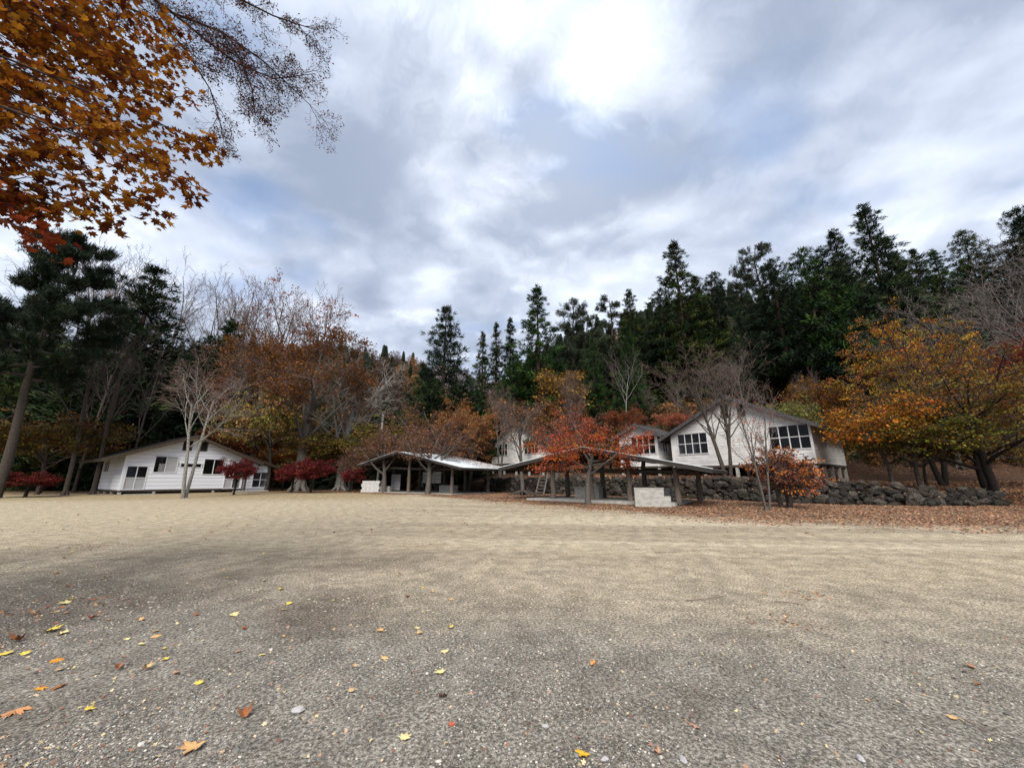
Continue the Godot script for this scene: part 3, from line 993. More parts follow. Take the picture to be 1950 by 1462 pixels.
# ---------------------------------------------------------------- shelters
func shelter(called: String, label: String, at: Vector3, turn: float, slab: Array, ridge: Vector2, left_eave: Vector2, right_eave: Vector2, front_posts: Array, back_posts: Array, depth: float, roof_m) -> Node3D:
	var r := thing(called, label, "shelter", at, turn)
	var s := Mb.new()
	box(s, Vector3(slab[0], -0.4, -depth), Vector3(slab[1], 0.12, 0.0))
	put("floor_slab", s, M.concrete, r)
	var under := func(x): return lerpf(ridge.y, left_eave.y, (ridge.x - x) / (ridge.x - left_eave.x)) if x < ridge.x else lerpf(ridge.y, right_eave.y, (x - ridge.x) / (right_eave.x - ridge.x))
	for set_ in [[front_posts, -0.55], [back_posts, -depth + 0.7]]:
		for x in set_[0]:
			var top: float = under.call(x) - 0.16
			var p := PackedVector3Array()
			for i in 6: p.append(Vector3(x + rng.randf_range(-0.045, 0.045), lerpf(0.10, top, i / 5.0), set_[1] + rng.randf_range(-0.045, 0.045)))
			put("post", log_tube(p, 0.17, 0.13), M.log, r)
	for e in [left_eave, right_eave]:
		roof_slope(r, ridge, e, 0.7, -depth - 0.5, 0.07, roof_m, M.dark, 0.45)
		var dl: Vector2 = (e - ridge).normalized()
		var ul := Vector2(-dl.y, dl.x)
		if ul.y < 0: ul = -ul
		var shade_plate := Mb.new()
		plate(shade_plate, PackedVector2Array([ridge - ul * 0.02, e - ul * 0.02, e - ul * 0.004, ridge - ul * 0.004]), -depth - 0.45, 0.66)
		put("ceiling", shade_plate, M.dark, r)  # added dark sheet that paints the shade below the roof
	var flash := Mb.new()
	for e in [left_eave, right_eave]:
		var d: Vector2 = (e - ridge).normalized()
		var up := Vector2(-d.y, d.x)
		if up.y < 0: up = -up
		plate(flash, PackedVector2Array([ridge + up * 0.092, e + up * 0.092, e + up * 0.125, ridge + up * 0.125]), 0.64, 0.775)
	put("edge_flashing", flash, M.roofmetal, r)
	# beams: two ties across, purlins along, rafters under the roof
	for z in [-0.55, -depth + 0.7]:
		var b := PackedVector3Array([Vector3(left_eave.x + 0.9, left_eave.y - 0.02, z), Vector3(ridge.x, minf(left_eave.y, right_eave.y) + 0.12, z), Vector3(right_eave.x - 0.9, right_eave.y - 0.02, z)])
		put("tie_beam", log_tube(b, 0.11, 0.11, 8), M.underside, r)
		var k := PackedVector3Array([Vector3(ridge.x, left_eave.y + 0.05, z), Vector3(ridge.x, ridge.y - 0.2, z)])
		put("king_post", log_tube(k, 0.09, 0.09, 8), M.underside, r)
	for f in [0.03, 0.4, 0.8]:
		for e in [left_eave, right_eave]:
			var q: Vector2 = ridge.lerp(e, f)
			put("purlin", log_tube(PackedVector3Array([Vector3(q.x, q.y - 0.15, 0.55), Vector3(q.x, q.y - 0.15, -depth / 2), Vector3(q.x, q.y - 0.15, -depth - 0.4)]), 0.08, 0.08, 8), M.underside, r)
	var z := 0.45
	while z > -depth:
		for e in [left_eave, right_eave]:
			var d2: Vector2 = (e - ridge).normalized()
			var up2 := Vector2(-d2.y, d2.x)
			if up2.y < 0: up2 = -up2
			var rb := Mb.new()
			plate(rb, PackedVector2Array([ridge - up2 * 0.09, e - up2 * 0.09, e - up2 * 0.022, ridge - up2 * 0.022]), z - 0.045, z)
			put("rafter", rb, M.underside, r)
		z -= 0.9
	return r

func make_shelters() -> void:
	rng.seed = 77
	var b := shelter("right_log_shelter", "open log shelter with a wide low roof directly behind the red maple", Vector3(1.2, 0.2, -26.1), deg_to_rad(-35), [-0.3, 8.95], Vector2(4.2, 3.1), Vector2(-2.05, 1.98), Vector2(11.0, 1.72), [1.37, 4.05, 6.4, 9.0], [0.9, 3.6, 6.4, 9.6], 4.3, M.roofgrey)
	b.name = "log_shelter"
	for q in [[6.6, -2.9, 1.6], [2.2, -2.7, 1.7]]:
		var c := Mb.new()
		box(c, Vector3(q[0], 0.12, q[1]), Vector3(q[0] + q[2], 0.78, q[1] + 0.7))
		box(c, Vector3(q[0] - 0.06, 0.781, q[1] - 0.06), Vector3(q[0] + q[2] + 0.06, 0.85, q[1] + 0.76))
		put("cooking_counter", c, M.concrete, b)
	var a := shelter("left_log_shelter", "open log shelter with a pale metal roof left of the stone wall", Vector3(-5.5, 0.2, -34.2), deg_to_rad(-35), [-10.6, 0.4], Vector2(-6.2, 3.85), Vector2(-12.5, 2.65), Vector2(2.1, 2.2), [-9.6, -5.75, -2.9, -0.1], [-9.8, -6.0, -3.0, 0.0], 6.2, M.roofmetal)
	a.name = "log_shelter_001"
	# board screens at its left end
	for k in 5:
		var w := Mb.new()
		box(w, Vector3(-10.4, 0.25 + k * 0.32, -2.2), Vector3(-9.0, 0.55 + k * 0.32, -2.14))
		put("wall_board", w, M.greypanel, a)
	for k in 3:
		for j in 3:
			var p := Mb.new()
			box(p, Vector3(-8.6 + k * 0.95, 0.95 + j * 0.4, -4.9), Vector3(-7.72 + k * 0.95, 1.31 + j * 0.4, -4.85))
			put("wall_panel", p, M.paleblock, a)
	for q in [[-3.8, -3.4, 1.8]]:
		var c := Mb.new()
		box(c, Vector3(q[0], 0.12, q[1]), Vector3(q[0] + q[2], 0.78, q[1] + 0.7))
		put("cooking_counter", c, M.concrete, a)
	# fallen leaves on its metal roof
	var rx := Basis(Vector3.UP, deg_to_rad(-35))
	var mm := []
	var cc := []
	for k in 5200:
		var f := pow(rng.randf(), 0.8)
		var z := lerpf(-6.6, 0.3, pow(rng.randf(), 1.25))
		if z > -5.2 + 4.0 * f * f + rng.randf_range(-0.8, 0.8): continue
		var q := Vector2(-6.2, 3.85).lerp(Vector2(2.1, 2.2), f)
		var p := Vector3(-5.5, 0.2, -34.2) + rx * Vector3(q.x, q.y + 0.115, z)
		mm.append(Transform3D(Basis.from_euler(Vector3(rng.randf_range(-0.4, 0.4), rng.randf() * TAU, rng.randf_range(-0.4, 0.4))).scaled(Vector3.ONE * rng.randf_range(0.8, 1.4)), p))
		cc.append(pick(LITTER, 0.3))
	var lr := scatter("roof_leaves", leaf_card(), M.litter, mm, cc, a)
	lr.transform = a.transform.affine_inverse()

# ---------------------------------------------------------------- scattered things
const LITTER := [Color(0.30, 0.13, 0.065), Color(0.36, 0.18, 0.09), Color(0.24, 0.10, 0.055), Color(0.42, 0.24, 0.13), Color(0.29, 0.155, 0.10), Color(0.20, 0.095, 0.06), Color(0.44, 0.29, 0.17)]

func scatter(called: String, mesh: Mesh, m, where: Array, tints: Array, parent: Node = null) -> MultiMeshInstance3D:
	var mm := MultiMesh.new()
	mm.transform_format = MultiMesh.TRANSFORM_3D
	mm.use_colors = true
	mm.mesh = mesh
	mm.instance_count = where.size()
	for i in where.size():
		mm.set_instance_transform(i, where[i])
		mm.set_instance_color(i, tints[i])
	var o := MultiMeshInstance3D.new()
	o.multimesh = mm
	o.material_override = m
	o.name = called if parent else numbered(called)
	if parent: parent.add_child(o, true)
	else: add_child(o)
	o.set_meta("kind", "stuff")
	return o

func leaf_card() -> ArrayMesh:
	# a small maple leaf for the carpets: five bent lobes
	var b := Mb.new()
	for k in 5:
		var an := (k - 2) * 0.95
		var l := 0.042 * (1.0 - 0.14 * absf(k - 2))
		var t := Vector3(sin(an) * l, 0.008 * (k % 2) - 0.004, -cos(an) * l)
		var s := Vector3(cos(an), 0, sin(an)) * 0.011
		tri(b, t * 0.35 - s, t, t * 0.35 + s)
		tri(b, Vector3.ZERO, t * 0.35 - s, t * 0.35 + s)
	return b.mesh()

func make_litter() -> void:
	rng.seed = 500
	var mm := []
	var cc := []
	while mm.size() < 64000:
		var d := 11.5 * exp(rng.randf() * log(46.0 / 11.5))
		var x := rng.randf_range(-18.0, 36.0)
		if absf(x) > d * 1.5: continue
		var edge := d - litter_line(x) + noise.get_noise_2d(x * 5.0, d * 5.0) * 2.6
		var p := clampf(0.02 + sm(-2.5, 2.0, edge), 0.0, 1.0)
		if x < -8.0: p *= 0.5
		if rng.randf() > p: continue
		var y := hill(x, d)
		var t := d - wall_d(x)
		if t > -0.6 and t < 0.5 and x < 26.0: continue
		mm.append(Transform3D(Basis.from_euler(Vector3(rng.randf_range(-0.5, 0.5), rng.randf() * TAU, rng.randf_range(-0.5, 0.5))).scaled(Vector3.ONE * rng.randf_range(0.8, 1.5)), Vector3(x, y + 0.012, -d)))
		cc.append(pick(LITTER, 0.35))
	# the leafy bank above the wall
	for k in 52000:
		var x := rng.randf_range(2.0, 50.0)
		var t := 0.3 + 20.0 * pow(rng.randf(), 1.5)
		var d := wall_d(x) + t
		mm.append(Transform3D(Basis.from_euler(Vector3(rng.randf_range(-0.6, 0.6), rng.randf() * TAU, rng.randf_range(-0.6, 0.6))).scaled(Vector3.ONE * rng.randf_range(1.0, 2.0)), Vector3(x, hill(x, d) + 0.02, -d)))
		cc.append(pick(LITTER, 0.4))
	# a few small drifts out on the sand
	for spot in [[-2.0, 9.5, 0.45], [3.9, 5.6, 0.4], [3.0, 4.7, 0.35], [-9.6, 9.5, 0.9], [-5.6, 5.2, 0.7]]:
		for k in int(90 * spot[2]):
			var x: float = spot[0] + rng.randfn(0.0, 0.5) * spot[2]
			var d: float = spot[1] + rng.randfn(0.0, 0.4) * spot[2]
			mm.append(Transform3D(Basis.from_euler(Vector3(rng.randf_range(-0.5, 0.5), rng.randf() * TAU, rng.randf_range(-0.5, 0.5))).scaled(Vector3.ONE * rng.randf_range(0.4, 0.9)), Vector3(x, yard(x, d) + 0.01, -d)))
			cc.append(pick(LITTER, 0.3))
	tag(scatter("leaf_litter", leaf_card(), M.litter, mm, cc), "carpet of fallen russet maple leaves along the far edge of the yard", "fallen leaves", "", "stuff")
	# sparse scraps over the open gravel
	mm = []
	cc = []
	for k in 8500:
		var d := 2.2 * exp(rng.randf() * log(26.0 / 2.2))
		var x := rng.randf_range(-1.45, 1.45) * d
		var p := 0.22 + 0.6 * (1.0 - sm(-1.2, 0.2, x / d)) * (1.0 - sm(6.0, 14.0, d)) + 0.35 * sm(0.2, 0.5, noise.get_noise_2d(x * 3.0, d * 3.0))
		if rng.randf() > p: continue
		mm.append(Transform3D(Basis.from_euler(Vector3(rng.randf_range(-0.6, 0.6), rng.randf() * TAU, rng.randf_range(-0.6, 0.6))).scaled(Vector3.ONE * rng.randf_range(0.2, 0.55)), Vector3(x, yard(x, d) + 0.006, -d)))
		cc.append(pick([Color(0.40, 0.25, 0.15), Color(0.50, 0.40, 0.26), Color(0.28, 0.14, 0.09), Color(0.55, 0.45, 0.25), Color(0.20, 0.12, 0.09)], 0.3))
	tag(scatter("leaf_crumbs", leaf_card(), M.litter, mm, cc), "broken scraps of dry leaf strewn thinly over the gravel", "leaf scraps", "", "stuff")

func make_gravel() -> void:
	rng.seed = 600
	var shapes := [rock(51, 0.7), rock(52, 0.55), rock(53, 0.8)]
	var far := []
	var far_c := []
	for i in 26000:
		var d := 5.0 * exp(rng.randf() * log(30.0 / 5.0))
		var x := rng.randf_range(-1.45, 1.45) * d
		if d > wall_d(x) - 1.0: continue
		var s := 0.008 + 0.022 * pow(rng.randf(), 3.0)
		far.append(Transform3D(Basis.from_euler(Vector3(rng.randf_range(-0.3, 0.3), rng.randf() * TAU, 0)).scaled(Vector3(1.4, 0.8, 1.3) * s), Vector3(x, yard(x, d) + s * 0.1, -d)))
		far_c.append(pick([Color(0.38, 0.34, 0.27), Color(0.27, 0.235, 0.18), Color(0.44, 0.39, 0.31), Color(0.21, 0.18, 0.14), Color(0.33, 0.29, 0.225)], 0.2))
	tag(scatter("grit", shapes[1], M.pebble, far, far_c), "sparse stones and grit over the tan middle of the yard", "grit", "", "stuff")
	var pal := [Color(0.16, 0.15, 0.13), Color(0.23, 0.215, 0.185), Color(0.31, 0.29, 0.25), Color(0.09, 0.085, 0.08), Color(0.44, 0.415, 0.37), Color(0.26, 0.21, 0.17), Color(0.19, 0.195, 0.185), Color(0.12, 0.115, 0.105)]
	for k in 3:
		var mm := []
		var cc := []
		for i in 95000:
			var d := 2.1 * exp(rng.randf() * log(13.0 / 2.1))
			var x := rng.randf_range(-1.45, 1.45) * d
			if rng.randf() > (1.0 - 0.88 * sm(3.2, 7.0, d + clampf(x, -6.0, 8.0) * 0.22)) * clampf(0.65 + 1.6 * noise.get_noise_2d(x * 12.0, d * 12.0), 0.15, 1.0): continue
			var s := 0.004 + 0.012 * pow(rng.randf(), 3.0)
			if rng.randf() < 0.012: s *= 2.2
			mm.append(Transform3D(Basis.from_euler(Vector3(rng.randf_range(-0.3, 0.3), rng.randf() * TAU, rng.randf_range(-0.3, 0.3))).scaled(Vector3(1.3, 1.0, 1.3) * s), Vector3(x, yard(x, d) + s * 0.12, -d)))
			cc.append(pick(pal, 0.3))
		tag(scatter("gravel", shapes[k], M.pebble, mm, cc), "loose grey gravel over the near part of the yard", "gravel", "", "stuff")

func maple_leaf(sd: int, curl: float, fold: float) -> ArrayMesh:
	# a five-lobed leaf about one unit across with a stalk; it lies in xz, its tip towards -z
	rng.seed = 4000 + sd
	var out := [[0.0, 0.64], [0.13, 0.47], [0.22, 0.49], [0.37, 0.31], [0.52, 0.43], [0.62, 0.42], [0.76, 0.60], [0.88, 0.46], [1.0, 0.46], [1.16, 0.31], [1.36, 0.33], [1.60, 0.47], [1.78, 0.36], [2.1, 0.27], [2.6, 0.29], [3.14, 0.15]]
	var pts := []
	for k in out: pts.append(Vector2(k[0], k[1]))
	for i in range(out.size() - 2, 0, -1): pts.append(Vector2(TAU - out[i][0], out[i][1]))
	var b := Mb.new()
	var rim := []
	var bend := rng.randf_range(-0.4, 0.4)
	var skew := rng.randf_range(0.85, 1.15)
	for q in pts:
		var r: float = q.y * rng.randf_range(0.9, 1.1)
		var p := Vector3(sin(q.x) * r * skew, 0, -cos(q.x) * r)
		p.y = curl * (p.x * p.x * 1.6 + p.z * p.z * 0.9) + fold * absf(p.x) + bend * p.x * p.z + rng.randf_range(-0.025, 0.025)
		rim.append(p)
	for i in rim.size():
		var j := (i + 1) % rim.size()
		tri(b, Vector3.ZERO, rim[i], rim[j])
		b.c.append(Color(1.0, 1.05, 1.1))
		for e in [i, j]:
			var k: float = lerpf(1.0, 0.62, clampf((rim[e].length() - 0.3) * 2.6, 0.0, 1.0)) * rng.randf_range(0.85, 1.1)
			b.c.append(Color(k, k * 0.94, k * 0.9))
	var st := Vector3(0.02, curl * 0.5 + 0.02, 0.62)
	tri(b, Vector3(-0.015, 0, 0.08), st, Vector3(0.015, 0, 0.08))
	for k in 3: b.c.append(Color(0.6, 0.45, 0.4))
	return b.mesh()

# ---------------------------------------------------------------- wall, blocks, ladder
func wall_point(s: float) -> Array:
	# the foot of the stone wall s metres along it from x = -3, with its direction
	var left := s
	var x := -3.0
	while x < 40.0:
		var a := Vector2(x, wall_d(x))
		var b := Vector2(x + 0.1, wall_d(x + 0.1))
		var l := a.distance_to(b)
		if left <= l: return [a.lerp(b, left / l), (b - a) / l]
		left -= l
		x += 0.1
	return [Vector2(x, wall_d(x)), Vector2(1, 0)]

func stone_wall() -> void:
	rng.seed = 300
	var r := thing("stone_wall", "rough dry stone retaining wall running below the cabins on stilts", "stone wall")
	var shapes := []
	for k in 7: shapes.append(rock(k, 0.95))
	var spots := []
	var s := 0.0
	while s < 41.0:
		spots.append(wall_point(s))
		s += 0.2
	var laid := []
	for row in 7:
		s = rng.randf() * 0.4
		while s < 40.0:
			var w := rng.randf_range(0.34, 0.80) if row > 0 else rng.randf_range(0.45, 0.9)
			var at = spots[mini(int((s + w / 2) / 0.2), spots.size() - 1)]
			var p: Vector2 = at[0]
			var dir: Vector2 = at[1]
			var top := bank(p.x) + 0.16
			var h := w * rng.randf_range(0.45, 0.7) + 0.06
			var y := 0.10 + row * 0.235 + rng.randf_range(-0.08, 0.08)
			s += w * 0.84
			if y > top or p.x > 27.4: continue
			var back := 0.10 + row * 0.045 + rng.randf_range(-0.10, 0.08)
			var nrm := Vector2(-dir.y, dir.x)
			if nrm.y < 0: nrm = -nrm
			var q := p + nrm * (back - 0.22)
			var b := Basis(Vector3.UP, atan2(dir.y, dir.x) + rng.randf_range(-0.35, 0.35)) * Basis.from_euler(Vector3(rng.randf_range(-0.45, 0.45), PI * (rng.randi() % 2), rng.randf_range(-0.45, 0.45)))
			laid.append([q.length() / w, Transform3D(b.scaled_local(Vector3(w * 1.1, h * 1.2, rng.randf_range(0.45, 0.7))), Vector3(q.x, yard(q.x, q.y) + y, -q.y))])
	laid.sort_custom(func(e, f): return e[0] < f[0])
	var rest := Mb.new()
	for i in laid.size():
		var shape: ArrayMesh = shapes[rng.randi() % 7]
		if i < 280:
			put("stone", shape, M.rocks[mini(rng.randi() % 7, 5)], r).transform = laid[i][1]
		else: rest.v.append_array(laid[i][1] * PackedVector3Array(shape.surface_get_arrays(0)[Mesh.ARRAY_VERTEX]))
	var lodged := []
	var lodged_c := []
	for e in laid:
		for k in 3:
			if rng.randf() < 0.55: continue
			var xf: Transform3D = e[1]
			var q: Vector3 = xf.origin + Vector3(rng.randf_range(-0.25, 0.25), xf.basis.y.length() * 0.36, rng.randf_range(0.0, 0.25))
			lodged.append(Transform3D(Basis.from_euler(Vector3(rng.randf_range(-0.7, 0.9), rng.randf() * TAU, rng.randf_range(-0.6, 0.6))).scaled(Vector3.ONE * rng.randf_range(0.9, 1.6)), q))
			lodged_c.append(pick(LITTER, 0.35))
	scatter("lodged_leaves", leaf_card(), M.litter, lodged, lodged_c, r)
	if rest.v.size(): put("smaller_stones", rest, M.rocks[1], r).set_meta("kind", "stuff")
	# tumbled stones at the foot of the right hand end
	for k in 16:
		var x := rng.randf_range(14.5, 27.0)
		var d := wall_d(x) - rng.randf_range(0.35, 0.8)
		var o := put("stone", shapes[k % 7], M.rocks[k % 6], r)
		o.position = Vector3(x, yard(x, d) + 0.10, -d)
		o.basis = Basis.from_euler(Vector3(rng.randf_range(-0.4, 0.4), rng.randf() * TAU, rng.randf_range(-0.4, 0.4))).scaled_local(Vector3(0.5, 0.34, 0.45) * rng.randf_range(0.7, 1.4))

func make_blocks() -> void:
	var r := thing("concrete_counter", "weathered concrete counter with a low step at its right, before the right shelter", "counter", Vector3(7.22, yard(7.2, 20.9) - 0.02, -20.9), deg_to_rad(-14))
	for k in 4:
		var c := Mb.new()
		box(c, Vector3(-0.76, 0.235 * k, -0.5 + 0.004 * (k % 2)), Vector3(0.70, 0.235 * k + 0.23, 0.004 * (k % 2)))
		put("course", c, M.concrete, r)
	var cap := Mb.new()
	box(cap, Vector3(-0.78, 0.941, -0.52), Vector3(0.72, 0.975, 0.02))
	put("cap", cap, M.concrete, r)
	var st := Mb.new()
	box(st, Vector3(0.704, 0, -0.42), Vector3(1.02, 0.55, -0.05))
	put("step_block", st, M.concrete, r)
	var q := thing("block_bin", "whitish concrete block stand at the left end of the left shelter", "block stand", Vector3(-14.4, yard(-14.4, 41.0) - 0.02, -40.2), deg_to_rad(-10))
	for j in 4:
		for i in 4:
			var b := Mb.new()
			var o := 0.0 if j % 2 == 0 else 0.1
			box(b, Vector3(-0.96 + i * 0.48 + o, j * 0.29, -0.6), Vector3(-0.495 + i * 0.48 + o, j * 0.29 + 0.275, rng.randf_range(-0.01, 0.015)))
			put("block", b, M.paleblock, q)
	var side := Mb.new()
	box(side, Vector3(1.15, 0, -0.7), Vector3(2.1, 0.62, -0.1))
	put("side_block", side, M.concrete, q)

func make_ladder() -> void:
	var r := thing("wooden_ladder", "grey wooden step ladder leaning on the stone wall between the two shelters", "ladder", Vector3(2.6, yard(2.6, 35.0), -34.9), deg_to_rad(-38))
	for s in [-1, 1]:
		var p := PackedVector3Array([Vector3(0.42 * s, -0.05, 0.35), Vector3(0.40 * s, 1.0, -0.12), Vector3(0.36 * s, 2.15, -0.62)])
		put("rail", log_tube(p, 0.07, 0.06, 8), M.log, r)
	for k in 7:
		var f := (k + 0.6) / 7.4
		var b := Mb.new()
		box(b, Vector3(-0.4, 2.1 * f - 0.025, 0.33 - 0.95 * f - 0.09), Vector3(0.4, 2.1 * f + 0.025, 0.33 - 0.95 * f + 0.11))
		put("tread", b, M.log, r)

func make_pole() -> void:
	var r := thing("utility_pole", "slim pale utility pole whose top shows between yellow-green trees", "utility pole", Vector3(-15.8, hill(-15.8, 46.5), -46.5))
	put("shaft", log_tube(PackedVector3Array([Vector3(0, -0.3, 0), Vector3(0, 4.5, 0), Vector3(0, 9.3 - hill(-15.8, 46.5), 0)]), 0.15, 0.11, 10), M.concrete, r)

# ---------------------------------------------------------------- the near maple overhead
func near_maple() -> void:
	rng.seed = 1200
	var r := thing("overhanging_maple", "amber and orange maple whose leafy boughs hang into the upper left of the sky", "maple tree", Vector3(-8.8, 0, 0.4))
	var o := r.position
	var wood := Mb.new()
	var trunk := PackedVector3Array([Vector3(0, -0.3, 0), Vector3(0.1, 2.5, -0.1), Vector3(0.0, 5.0, -0.3), Vector3(0.2, 7.5, -0.5), Vector3(0.3, 10.0, -0.8)])
	tube(wood, trunk, 0.3, 0.08, 12)
	put("trunk", wood, M.bark, r)
	var tips := [Vector3(-3.87, 5.71, -4.20), Vector3(-3.67, 4.89, -4.00), Vector3(-4.08, 4.54, -3.80), Vector3(-4.33, 4.33, -3.70), Vector3(-4.70, 4.28, -3.60), Vector3(-5.27, 4.45, -3.60), Vector3(-5.01, 7.08, -4.60), Vector3(-5.66, 8.77, -4.80), Vector3(-7.08, 9.07, -5.00), Vector3(-8.44, 9.31, -5.00), Vector3(-5.92, 7.39, -4.60), Vector3(-6.48, 6.62, -4.30), Vector3(-6.50, 6.01, -4.00), Vector3(-5.19, 5.20, -4.00), Vector3(-4.82, 5.63, -4.20), Vector3(-5.07, 3.99, -3.30), Vector3(-8.37, 7.88, -4.50), Vector3(-4.32, 5.29, -4.10), Vector3(-7.19, 7.97, -4.80), Vector3(-6.1, 8.1, -4.9), Vector3(-5.4, 6.3, -4.5), Vector3(-7.4, 7.0, -4.2), Vector3(-6.0, 5.0, -3.7), Vector3(-5.9, 5.6, -4.0), Vector3(-6.9, 8.6, -5.0), Vector3(-7.8, 8.6, -4.9), Vector3(-6.6, 7.3, -4.5), Vector3(-5.3, 7.9, -4.8), Vector3(-7.2, 6.1, -3.9), Vector3(-5.3, 7.0, -4.5)]
	var edge := tips.size()
	for q in [Vector3(-4.72, 3.86, -3.25), Vector3(-5.15, 4.22, -3.4), Vector3(-4.85, 4.1, -3.3)]: tips.append(q)
	for k in [7, 8, 10, 18, 19, 20]: tips.append(tips[k] + Vector3(-0.45, 0.35, -0.75))
	var boughs := Mb.new()
	var leaves := []
	for k in tips.size():
		var tip: Vector3 = tips[k] - o
		var y0 := clampf(tip.y - 1.2, 2.6, 8.0)
		var j := clampi(int((y0 + 0.3) / 2.6), 0, 3)
		var start: Vector3 = trunk[j].lerp(trunk[j + 1], 0.5)
		start.y = y0
		var pts := PackedVector3Array()
		for i in 8:
			var f := i / 7.0
			pts.append(start.lerp(tip, f) + Vector3(0, 1.1 * f * (1.0 - f) * 1.6, 0) + rv() * 0.09 * sin(PI * f))
		tube(boughs, pts, 0.032, 0.004, 6)
		var n := 15 if k != 15 and not (k >= edge and k < edge + 3) else 6
		for i in n:
			var f := lerpf(0.34, 1.0, (i + rng.randf()) / n)
			var q := mini(int(f * 7.0), 6)
			var at := pts[q].lerp(pts[q + 1], f * 7.0 - q)
			var dir := ((pts[q + 1] - pts[q]).normalized() + rv() * Vector3(0.9, 0.35, 0.9)).normalized()
			var l := rng.randf_range(0.25, 0.62) * (1.0 if f < 0.9 else 0.5)
			var end := at + dir * l + Vector3(0, -0.12 * l, 0)
			tube(boughs, PackedVector3Array([at, at.lerp(end, 0.5) + Vector3(0, 0.03, 0), end]), 0.007, 0.003, 3)
			for m in rng.randi_range(20, 28):
				var p := at.lerp(end, rng.randf_range(0.15, 1.05)) + rv() * Vector3(0.17, 0.13, 0.17)
				leaves.append([p, 1 if k == 15 or (k >= edge and k < edge + 3) else 0])
	put("boughs", boughs, M.twig_dark, r)
	var shapes := []
	for k in 5: shapes.append(maple_leaf(k, [0.25, -0.35, 0.6, -0.15, 0.9][k], [0.2, -0.1, 0.35, 0.25, -0.25][k]))
	var pal := [Color(0.36, 0.14, 0.012), Color(0.24, 0.07, 0.010), Color(0.15, 0.038, 0.010), Color(0.46, 0.21, 0.022), Color(0.29, 0.10, 0.012), Color(0.11, 0.03, 0.010)]
	var red := [Color(0.26, 0.05, 0.014), Color(0.33, 0.08, 0.016), Color(0.20, 0.035, 0.014)]
	var mats := []
	for c in pal + red:
		mats.append(leaf_mat(c.linear_to_srgb(), 0.8))
	var shown := []
	var mm := []
	var cc := []
	for e in leaves:
		var p: Vector3 = e[0]
		var b := Basis(Vector3.UP, rng.randf() * TAU) * Basis(Vector3.RIGHT, -rng.randf_range(0.1, 1.15)) * Basis(Vector3.BACK, rng.randf_range(-0.5, 0.5))
		var s := rng.randf_range(0.065, 0.14)
		var xf := Transform3D(b.scaled_local(Vector3.ONE * s), p)
		var k: int = rng.randi() % 6 if e[1] == 0 else 6 + rng.randi() % 3
		var w := p + o - Vector3(0, 1.5, 0)
		var zc := w.y * 0.2419 - w.z * 0.9703
		var inside := zc > 0.5 and absf(w.x) < zc * 1.34 and absf(w.y * 0.9703 + w.z * 0.2419) < zc * 1.02
		if inside and shown.size() < 1200: shown.append([w.length(), xf, k])
		else:
			mm.append(xf)
			cc.append((pal + red)[k])
	shown.sort_custom(func(a, b2): return a[0] < b2[0])
	for i in shown.size():
		if i < 296:
			var lf := put("leaf", shapes[rng.randi() % 5], mats[shown[i][2]], r)
			lf.transform = shown[i][1]
		else:
			mm.append(shown[i][1])
			cc.append((pal + red)[shown[i][2]])
	var lm := leaf_mat(Color.WHITE, 0.9)
	for k in 3:
		var a := []
		var c := []
		for i in range(k, mm.size(), 3):
			a.append(mm[i])
			c.append(cc[i])
		scatter("foliage", shapes[k], lm, a, c, r)

